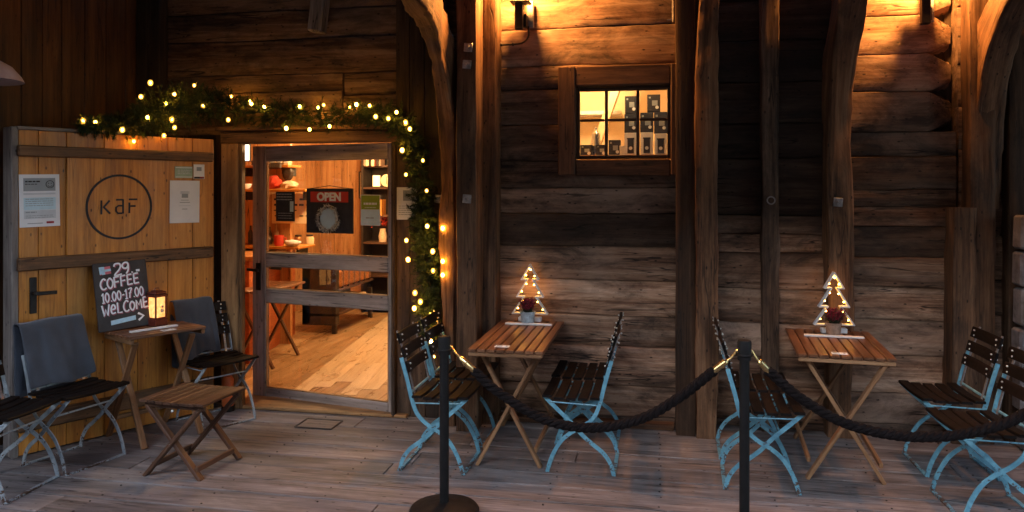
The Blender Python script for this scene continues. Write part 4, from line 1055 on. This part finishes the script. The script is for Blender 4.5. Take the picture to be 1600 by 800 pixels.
# ------------------------------------------------------------------ lamps
def wall_lamp(x, y, z, label, cable):
    e = empty('wall_lamp', (x, y, z), 0, label, 'wall lamp', 'lamps on the log wall')
    b = MB(); b.box((0, -.13, -.07), (.058, .058, .19), None, .006); b.box((.035, -.06, -.09), (.03, .1, .09), None, .004); b.build('body', M['iron'], e)
    b = MB(); b.box((.012, -.13, .034), (.14, .12, .016), None, .004); b.build('cap_plate', M['iron'], e)
    b = MB(); b.box((.065, -.015, -.03), (.05, .03, .2), None, .004); b.build('wall_plate', M['zinc'], e)
    b = MB(); b.ball((.012, -.16, .225), .095, 20, 12); b.build('globe', M['glass'], e)
    b = MB(); b.tube(spline([(.012, -.05, .0), (.012, -.02, .25), (.012, -.03, .34), (.012, -.09, .36), (.012, -.14, .29)], 6), .011, 8); b.build('arm', M['iron'], e)
    if cable:
        b = MB(); b.tube(spline([(.05, -.03, -.12), (.05, -.015, -.19), (.01, -.008, -.235), (-.06, -.006, -.245), (-.16, -.006, -.245), (-.205, -.006, -.225), (-.215, -.006, -.1), (-.215, -.006, .4)], 6), .0075, 8); b.tube([(-.06, -.006, -.245), (-.075, -.006, -.245)], .013, 8); b.tube([(-.15, -.006, -.245), (-.165, -.006, -.245)], .013, 8); b.build('cable', M['iron'], e)
    return e
wall_lamp(-1.012, 5.66, 3.055, 'dark iron wall lamp with looped cable shining above the small window', True)
wall_lamp(1.785, 5.83, 3.02, 'dark iron wall lamp shining on the logs near the top right corner', False)
PL = empty('pendant_lamp', (-3.78, 3.65, 2.34), 0, 'grey enamel lampshade hanging at the upper left picture edge', 'pendant lamp')
b = MB(); pr = [(.25, 0), (.245, .012), (.235, .03), (.19, .085), (.12, .125), (.05, .145), (.045, .19), (.03, .2)]
b.lathe(pr + [(.02, .19), (.035, .13), (.11, .115), (.18, .075), (.225, .025), (.238, .008)], n=40); b.v and None
me_o = b.build('shade', M['shade'], PL)
b = MB(); b.lathe([(.236, .006), (.222, .024), (.177, .072), (.108, .111), (.034, .125)], n=40); b.f = b.f[:-2]; b.sm = b.sm[:-2]; b.build('shade_lining', M['shadewhite'], PL)
b = MB(); b.tube([(0, 0, .19), (0, 0, 1.2)], .008, 8); b.build('rod', M['iron'], PL)
b = MB(); b.ball((.0, 0.0, .075), .02); b.build('bulb', M['lampglow'], PL)

# little lamp at the right edge
RL = empty('candle_lantern', (2.30, 5.38, .88), 0, 'tiny lantern with golden light in front of the stone pier', 'lantern')
b = MB(); b.box((0, 0, .005), (.06, .06, .012), None, .002); b.box((0, 0, .13), (.06, .06, .012), None, .002)
for sx in (-1, 1):
    for sy in (-1, 1): b.box((sx * .026, sy * .026, .068), (.006, .006, .118), None, .001)
b.tube([(0, 0, .135), (0, .0, .2), (0, .06, .24)], .004, 6); b.build('frame', M['iron'], RL)
b = MB(); b.tube([(-.008, 0, .012), (-.008, 0, .075)], .011, 8); b.ball((-.006, 0, .095), .008, 8, 6, (1, 1, 2)); b.build('candle', M['lanternglow'], RL)

# orange cylinder by the jamb
OC = empty('orange_bollard', (-3.30, 5.45, 0), 0, 'small orange cylinder standing behind the chair at the door jamb', 'cylinder')
b = MB(); b.lathe([(.001, .04), (.042, .04), (.044, .06), (.044, .24), (.03, .27), (.001, .275)], n=18); b.build('body', M['orangeplastic'], OC)
b = MB(); b.lathe([(.001, 0), (.05, 0), (.05, .04), (.001, .04)], n=18); b.build('foot', M['black'], OC)

# ------------------------------------------------------------------ cafe interior
g = MB(); x = -6
for i in range(34):
    xw = .14; xx = -5.6 + i * xw
    y0 = 5.78 - (0.13 * (i % 3))
    if xx + xw / 2 < -3.22 - .0 * i: pass
    for k in range(3):
        ya = 5.72 + k * 1.7 - (i % 3) * .4; yb = ya + 1.7
        ya = max(ya, 5.72); yb = min(yb, 10.6)
        if yb > ya: g.box((xx + xw / 2, (ya + yb) / 2, -.01), (xw - .002, yb - ya - .002, .05), None, .0015, rng.uniform(.9, 1.05), 1)
tag(g.build('cafe_floor', M['parquet']), kind='structure')
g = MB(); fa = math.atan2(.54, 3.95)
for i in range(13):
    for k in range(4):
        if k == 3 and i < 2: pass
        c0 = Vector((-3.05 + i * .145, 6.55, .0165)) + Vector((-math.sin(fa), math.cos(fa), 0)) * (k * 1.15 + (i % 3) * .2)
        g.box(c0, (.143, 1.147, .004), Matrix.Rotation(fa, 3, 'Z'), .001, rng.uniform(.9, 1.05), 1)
o = g.build('painted_light_strip', M['parquetlit']); tag(o, kind='structure')  # pale boards imitate the lit part of the floor
def wallbox(name, boards, mat, label=None):
    g = MB()
    for c, d, gr in boards: g.box(c, d, None, .003, rng.uniform(.85, 1.05), gr)
    return tag(g.build(name, M[mat]), kind='structure')
wallbox('cafe_wall', [((-5.6 + .2 * i, 10.62, 1.3), (.197, .05, 2.62), 2) for i in range(22)] + [((-4.95, 5.75 + .25 * i, 1.3), (.05, .247, 2.62), 2) for i in range(20)]
        + [((-1.52, 5.9 + .25 * i, 1.3), (.05, .247, 2.62), 2) for i in range(20)] + [((-4.6 + .18 * i, 7.82, 1.3), (.178, .05, 2.62), 2) for i in range(4)], 'orange')
wallbox('cafe_ceiling', [((-3.25, 5.95 + .2 * i, 2.64), (3.6, .197, .04), 0) for i in range(24)], 'orange')
wallbox('cafe_front_lining', [((-4.28, 5.79, 1.3), (1.5, .04, 2.6), 2), ((-1.75, 5.72, 1.3), (.44, .04, 2.6), 2), ((-2.75, 5.88, 2.38), (1.6, .03, .5), 0)], 'orange')

def thing_box(name, label, cat, loc, parts, rz=0, group=None):
    e = empty(name, loc, rz, label, cat, group)
    for pn, mat, boxes in parts:
        b = MB()
        for bx in boxes: b.box(bx[0], bx[1], None, bx[2] if len(bx) > 2 else .004)
        b.build(pn, M[mat], e)
    return e
thing_box('cafe_counter', 'red-brown panelled counter inside the cafe seen through the lower door panes', 'counter', (-4.3, 7.55, .015), [('front_panel', 'redpanel', [((.0, 0, .5), (.5, 1.5, 1.0))]), ('countertop', 'orange', [((.02, 0, 1.025), (.6, 1.58, .045))])], R(10))
FT = thing_box('folding_table', 'small wooden folding table inside the cafe behind the door handle', 'table', (-3.80, 6.98, .015), [('tabletop', 'table', [((-.2 + .058 * i, 0, .735), (.05, .8, .02)) for i in range(8)])], R(4), 'folding tables')
for y in (-.3, .3):
    for s in (-1, 1):
        b = MB(); b.bar((s * .19, y + s * .012, 0), (-s * .19, y + s * .012, .72), .022, .042, (0, 1, 0)); b.build('leg', M['tabledark'], FT)
thing_box('display_rack', 'dark display rack with wrapped goods inside the cafe', 'rack', (-3.92, 9.0, .015), [('body', 'dark', [((0, -.55, .46), (.42, .1, .72)), ((-.16, 0, .46), (.1, 1.2, .7))]), ('shelf', 'tabledark', [((.0, 0, .5), (.42, 1.2, .03)), ((0, 0, .22), (.42, 1.2, .03))]),
    ('leg', 'dark', [((.18, -.56, .2), (.05, .05, .4))]), ('leg', 'dark', [((.18, .56, .2), (.05, .05, .4))])])
for i in range(6):
    o = thing_box('wrapped_box', 'copper-coloured wrapped goods standing in a row on the dark display rack', 'package', (-3.84, 8.62 + i * .17, .53), [('wrapper', 'basket', [((0, 0, .11), (.26, .13, .22), .03)]), ('band', 'dark', [((.0, 0, .11), (.262, .016, .222), .003)])], 0, 'wrapped goods on the display rack')
thing_box('crate', 'pale storage crate low under the display rack', 'crate', (-3.85, 9.2, .25), [('body', 'cream', [((0, 0, .07), (.28, .3, .13))])])
def shelf(label, x0, x1, y, z, dp, group='wall shelves in the cafe', name='wall_shelf'):
    return thing_box(name, label, 'shelf', ((x0 + x1) / 2, y, z), [('board', 'pine', [((0, 0, 0), (x1 - x0, dp, .028))]), ('bracket', 'iron', [((-(x1 - x0) * .4, .05, -.06), (.02, dp * .6, .09))]), ('bracket', 'iron', [((x1 - x0) * .4 and ((x1 - x0) * .4, .05, -.06), (.02, dp * .6, .09))])], 0, group)
shelf('lower cafe shelf with red knitwear and pale fur', -4.4, -3.58, 7.55, 1.70, .4)
shelf('upper cafe shelf with pale boxes', -4.45, -3.83, 7.62, 1.955, .3)
def blob(name, label, cat, loc, mat, r, sc3, seed, wob=.35, group=None, part='body', extra=None):
    e = empty(name, loc, 0, label, cat, group); b = MB(); b.ball((0, 0, r * sc3[2]), r, 18, 12, sc3, wob, seed); b.build(part, M[mat], e); return e
blob('knit_hat', 'red knitted bundle on the lower cafe shelf', 'knitwear', (-4.0, 7.47, 1.715), 'red', .075, (1.2, .8, .95), 3)
blob('fur_bundle', 'cream furry bundle beside the red knitwear on the cafe shelf', 'fur', (-3.82, 7.47, 1.715), 'fur', .07, (1.3, .8, .6), 5)
blob('fur_bundle', 'small dark bundle hanging above the furry one in the cafe', 'bundle', (-3.9, 7.6, 1.80), 'dark', .07, (.9, .6, 1.2), 9)
blob('dark_bag', 'dark crumpled bag at the left end of the upper cafe shelf', 'bag', (-4.18, 7.55, 1.93), 'dark', .085, (1.3, .8, .7), 11)
e = empty('bowl', (-4.3, 7.45, 1.715), 0, 'white bowl seen in the gap beside the glazed door', 'bowl'); b = MB(); b.lathe([(.001, 0), (.03, 0), (.05, .02), (.06, .055), (.055, .055), (.045, .022), (.001, .012)], n=24); b.build('body', M['white'], e)
for i, (x, w_, h_) in enumerate(((-4.06, .07, .1), (-3.98, .06, .085), (-3.905, .06, .1))):
    thing_box('carton', 'pale carton standing on the upper cafe shelf', 'carton', (x, 7.6, 1.97), [('body', 'cream', [((0, 0, h_ / 2), (w_, .07, h_))]), ('label', 'paper', [((0, -.036, h_ * .45), (w_ * .7, .003, h_ * .5))])], 0, 'cartons on the upper shelf')
e = thing_box('menu_board', 'cream menu board on the cafe wall behind the black poster', 'menu', (-3.93, 7.78, 1.5), [('board', 'cream', [((0, 0, 0), (.5, .015, .33))])])
b = MB()
for i in range(4):
    for k in range(6):
        if rng.random() < .8: b.box((-.2 + k * .075, -.009, .1 - i * .06), (rng.uniform(.02, .06), .002, .022 if i < 2 else .012), None, .0004)
b.build('print', M['ink'], e)
shelf('dark cafe back bar shelf with red mug and pots', -4.5, -3.68, 7.6, 1.10, .4, name='back_bar')
e = empty('mug', (-3.95, 7.5, 1.115), 0, 'red mug on the cafe back bar', 'mug'); b = MB(); b.lathe([(.001, 0), (.045, 0), (.05, .02), (.05, .11), (.045, .11), (.045, .01), (.001, .01)], n=22); b.build('body', M['redsign'], e); b = MB(); b.tube([(.048 , 0, .09), (.08, 0, .08), (.08, 0, .045), (.048, 0, .03)], .008, 8, (0, 1, 0)); b.build('handle', M['redsign'], e)
blob('tea_towel', 'white crumpled tea towel on the cafe back bar', 'towel', (-3.77, 7.45, 1.115), 'paper', .07, (1.2, .8, .5), 15)
blob('cooking_pot', 'dark round pot at the left end of the cafe back bar', 'pot', (-4.1, 7.5, 1.115), 'dark', .07, (1.1, 1, .8), 17, .05)
thing_box('picture', 'narrow framed picture on the orange cafe wall', 'picture', (-4.25, 10.57, 1.76), [('frame', 'dark', [((-.05, 0, 0), (.014, .03, .38)), ((.05, 0, 0), (.014, .03, .38)), ((0, 0, .19), (.114, .03, .014)), ((0, 0, -.19), (.114, .03, .014))]), ('print', 'cream', [((0, .008, 0), (.1, .006, .37))])])
BK = thing_box('bookshelf', 'tall dark bookshelf with lamp and clock at the back of the cafe', 'bookshelf', (-3.72, 10.1, .015), [('side_panel', 'dark', [((-.28, 0, 1.1), (.03, .35, 2.2))]), ('side_panel', 'dark', [((.35, 0, 1.1), (.03, .35, 2.2))]), ('back_panel', 'dark', [((.035, .17, 1.1), (.6, .02, 2.2))])] + [('shelf', 'tabledark', [((.035, 0, z), (.6, .33, .03))]) for z in (.05, .5, .95, 1.32, 1.70, 2.0)])
e = empty('table_lamp', (-3.82, 10.0, 1.73), 0, 'small glowing cylinder lamp on the dark bookshelf', 'lamp'); b = MB(); b.lathe([(.001, .01), (.05, .01), (.05, .16), (.001, .16)], n=20); b.build('lamp_shade', M['lampglow'], e); b = MB(); b.lathe([(.001, 0), (.045, 0), (.045, .012), (.001, .012)], n=20); b.build('base', M['dark'], e)
e = empty('clock', (-3.66, 9.98, 1.73), 0, 'round cream clock beside the glowing lamp on the bookshelf', 'clock'); b = MB(); b.tube([(0, -.02, .09), (0, .02, .09)], .085, 28); b.build('face', M['cream'], e); b = MB(); b.bar((0, -.023, .09), (0, -.023, .15), .008, .003, (0, 1, 0)); b.bar((0, -.023, .09), (0, -.023, .04), .008, .003, (0, 1, 0)); b.build('hand', M['ink'], e)
e = empty('vase', (-3.72, 9.98, .98), 0, 'pale vase with reddish dried flowers on the bookshelf', 'vase'); b = MB(); b.lathe([(.001, 0), (.05, 0), (.06, .08), (.04, .16), (.045, .18), (.001, .18)], n=18); b.build('body', M['fur'], e)
b = MB()
for i in range(120):
    p = Vector((rng.gauss(0, .06), rng.gauss(0, .04), .2 + rng.random() * .16)); v = Vector((rng.uniform(-1, 1), rng.uniform(-1, 1), rng.uniform(-1, 1))).normalized() * .02; w_ = v.cross(Vector((.3, .5, .8))).normalized() * .008
    b.raw([p, p + v + w_, p + v * 2, p + v - w_], [(0, 1, 2, 3)], [p] * 4, 1)
b.build('flowers', M['red'], e)
thing_box('fridge', 'pale glass-fronted fridge at the far right of the cafe', 'fridge', (-3.30, 10.3, .015), [('body', 'white', [((0, 0, .6), (.6, .5, 1.2))]), ('door', 'skyblue', [((-.05, -.26, .6), (.45, .02, 1.05))])])
for k in range(5):
    hh = (.2, .17, .24, .19, .22)[k]
    e = empty('bottle', (-4.38 + .075 * k, 7.68, 1.115), 0, 'dark bottle standing at the rear of the cafe back bar', 'bottle', 'bottles on the back bar')
    b = MB(); b.lathe([(.001, 0), (.026, 0), (.028, hh * .6), (.012, hh * .78), (.011, hh), (.001, hh)], n=14); b.build('body', M[('dark', 'lanternred', 'heathergreen', 'dark', 'wrap')[k]], e)
for sz, n0 in ((.965, 0), (1.335, 5), (2.015, 10)):
    xx = -3.97 if sz != .965 else -3.62
    for k in range(7 if sz != .965 else 4):
        ww = rng.uniform(.025, .05); hh = rng.uniform(.16, .26)
        thing_box('book', 'book standing on the dark bookshelf at the back of the cafe', 'book', (xx + ww / 2, 9.98, sz), [('cover', ('lanternred', 'cream', 'dark', 'pine', 'redsign', 'wrap')[rng.randrange(6)], [((0, 0, hh / 2), (ww - .003, .17, hh))])], 0, 'books on the bookshelf'); xx += ww
for k, (dx, m_) in enumerate(((-.1, 'red'), (.02, 'basket'), (.13, 'cream'))):
    e = empty('jar', (-4.02 + dx, 7.98 + .06 * k, 1.066), 0, ('red jar on the cafe counter', 'copper jar on the cafe counter', 'cream jar on the cafe counter')[k], 'jar'); b = MB(); b.lathe([(.001, 0), (.045, 0), (.048, .09), (.036, .11), (.001, .11)], n=18); b.build('body', M[m_], e); b = MB(); b.lathe([(.001, .11), (.038, .11), (.038, .13), (.001, .132)], n=18); b.build('lid', M['dark'], e)
thing_box('basket', 'dark shallow basket hanging above the knitwear in the cafe', 'basket', (-4.05, 7.5, 1.93), [('body', 'dark', [((0, 0, .03), (.26, .18, .07), .02)])], .3)
thing_box('light_box', 'bright white light box on the cafe wall left of the door gap', 'light box', (-4.36, 7.5, 2.10), [('panel', 'whiteglow', [((0, -.012, 0), (.14, .02, .17))]), ('housing', 'dark', [((0, .01, 0), (.16, .02, .19))])])
for x, y in ((-2.9, 7.3), (-3.5, 9.0)):
    e = empty('ceiling_lamp', (x, y, 2.42), 0, 'small round cafe ceiling lamp over the %s' % ('entrance' if y < 8 else 'display rack'), 'lamp', 'cafe ceiling lamps'); b = MB(); b.lathe([(.001, .2), (.05, .2), (.16, .1), (.17, .09), (.001, .19)], n=24); b.build('lamp_shade', M['shade'], e)

# ------------------------------------------------------------------ room behind the small window
g = MB(); g.box((-.4, 7.35, 2.2), (2.0, .05, 1.5), None, .002); g.box((-1.35, 6.6, 2.2), (.05, 1.5, 1.5), None, .002); g.box((.62, 6.6, 2.2), (.05, 1.5, 1.5), None, .002)
g.box((-.4, 6.6, 2.97), (2.0, 1.55, .05), None, .002); g.box((-.4, 6.6, 1.5), (2.0, 1.55, .05), None, .002)
g.box((-1.0, 5.89, 2.2), (.7, .05, 1.5), None, .002); g.box((.36, 5.89, 2.2), (.5, .05, 1.5), None, .002); g.box((-.28, 5.89, 1.72), (.78, .05, .44), None, .002); g.box((-.28, 5.89, 2.75), (.78, .05, .5), None, .002)
tag(g.build('upper_room_wall', M['cream']), kind='structure')
g = MB(); g.bar((-.70, 6.9, 1.7), (-.28, 6.9, 2.9), .07, .12, (0, 1, 0)); tag(g.build('roof_strut', M['cream']), 'slanting pale strut inside the small lit window', 'strut')
g = MB(); g.box((-.6, 7.2, 2.42), (.5, .25, .035), None, .003); tag(g.build('wall_shelf', M['white']), 'white shelf end behind the slanting strut in the small window', 'shelf')
g = MB(); g.box((-.265, 6.08, 1.972), (.74, .40, .024), None, .003); tag(g.build('window_shelf', M['pine']), 'narrow shelf behind the small window carrying cups and boxes', 'shelf')
WK = 1.055
def cup_box(x, label, h=.172):
    h *= WK
    e = thing_box('cup_box', label, 'box', (x * WK, 6.17, 1.985), [('carton', 'paper', [((0, 0, h / 2), (.095, .09, h), .002)]), ('cup_print', 'ink', [((0, -.0465, h * .42), (.05, .002, h * .62), .0004), ((0, -.047, h * .75), (.058, .002, .012), .0004)])], 0, 'white cup boxes in the window')
    b = MB(); b.lathe([(.001, 0), (.014, 0), (.014, .002), (.001, .002)], n=16); o = b.build('emblem', M['paper'], e); o.rotation_euler = (R(90), 0, 0); o.location = (0, -.0478, h * .33)
cup_box(-.215, 'white box printed with a dark cup, left of its row in the window', .172)
cup_box(-.096, 'white box printed with a dark cup, middle of its row in the window', .174)
cup_box(.006, 'white box printed with a dark cup, right of its row in the window', .164)
def dark_box(x, z, w_, h_, label, y=6.17):
    x *= WK; z = 1.75 + (z - 1.75) * WK + (.001 if z < 2 else 0); w_ *= WK; h_ *= WK
    e = thing_box('mug_box', label, 'box', (x, y, z), [('carton', 'ink', [((0, 0, h_ / 2), (w_, .085, h_), .002)]), ('mug_print', 'papergrey', [((w_ * .08, -.044, h_ * .5), (w_ * .42, .002, h_ * .3), .0004), ((-w_ * .3, -.044, h_ * .82), (w_ * .15, .002, h_ * .1), .0004)])], 0, 'black mug boxes in the window')
    b = MB(); b.lathe([(.001, 0), (.013, 0), (.013, .002), (.001, .002)], n=14); o = b.build('emblem', M['paper'], e); o.rotation_euler = (R(90), 0, 0); o.location = (w_ * .25, -.0445, h_ * .25)
dark_box(-.215, 2.147, .092, .14, 'black mug box on the left white cup box, lower of two')
dark_box(-.213, 2.29, .088, .13, 'black mug box topping the left stack in the window')
dark_box(-.096, 2.149, .096, .145, 'black mug box on the middle white cup box')
dark_box(.006, 2.139, .098, .158, 'black mug box on the right white cup box')
dark_box(-.045, 2.30, .096, .128, 'tall black mug box topping the right stacks in the window')
dark_box(-.548, 1.972, .088, .085, 'low black mug box in the left corner of the window')
dark_box(-.435, 1.972, .078, .085, 'low black mug box below the steel flask')
dark_box(-.335, 1.972, .088, .12, 'black mug box left of the white cup boxes')
e = empty('flask', (-.51, 6.24, 1.985), 0, 'ribbed steel flask standing behind the low boxes in the window', 'flask'); b = MB(); b.lathe([(.001, 0), (.05, 0)] + [(.052 - .0016 * i + (.003 if i % 2 else 0), .02 + i * .012) for i in range(15)] + [(.015, .21), (.012, .235), (.001, .24)], n=22); b.build('body', M['foil'], e)
e = empty('mug', (-.292, 6.15, 1.985), 0, 'white mug between the black and white boxes in the window', 'mug'); b = MB(); b.lathe([(.001, 0), (.03, 0), (.032, .08), (.028, .08), (.027, .01), (.001, .01)], n=18); b.build('body', M['paper'], e); b = MB(); b.tube([(-.03, 0, .07), (-.052, 0, .06), (-.05, 0, .03), (-.03, 0, .02)], .006, 6, (0, 1, 0)); b.build('handle', M['paper'], e)

# ------------------------------------------------------------------ render settings
sc.render.engine = 'CYCLES'
sc.cycles.use_denoising = True
try: sc.cycles.denoiser = 'OPENIMAGEDENOISE'
except Exception: pass
sc.cycles.max_bounces = 8; sc.cycles.diffuse_bounces = 4; sc.cycles.glossy_bounces = 4; sc.cycles.transparent_max_bounces = 12
sc.cycles.sample_clamp_indirect = 4; sc.cycles.caustics_reflective = False; sc.cycles.caustics_refractive = False
sc.view_settings.view_transform = 'Standard'; sc.view_settings.look = 'None'; sc.view_settings.exposure = 2.45; sc.view_settings.gamma = 1
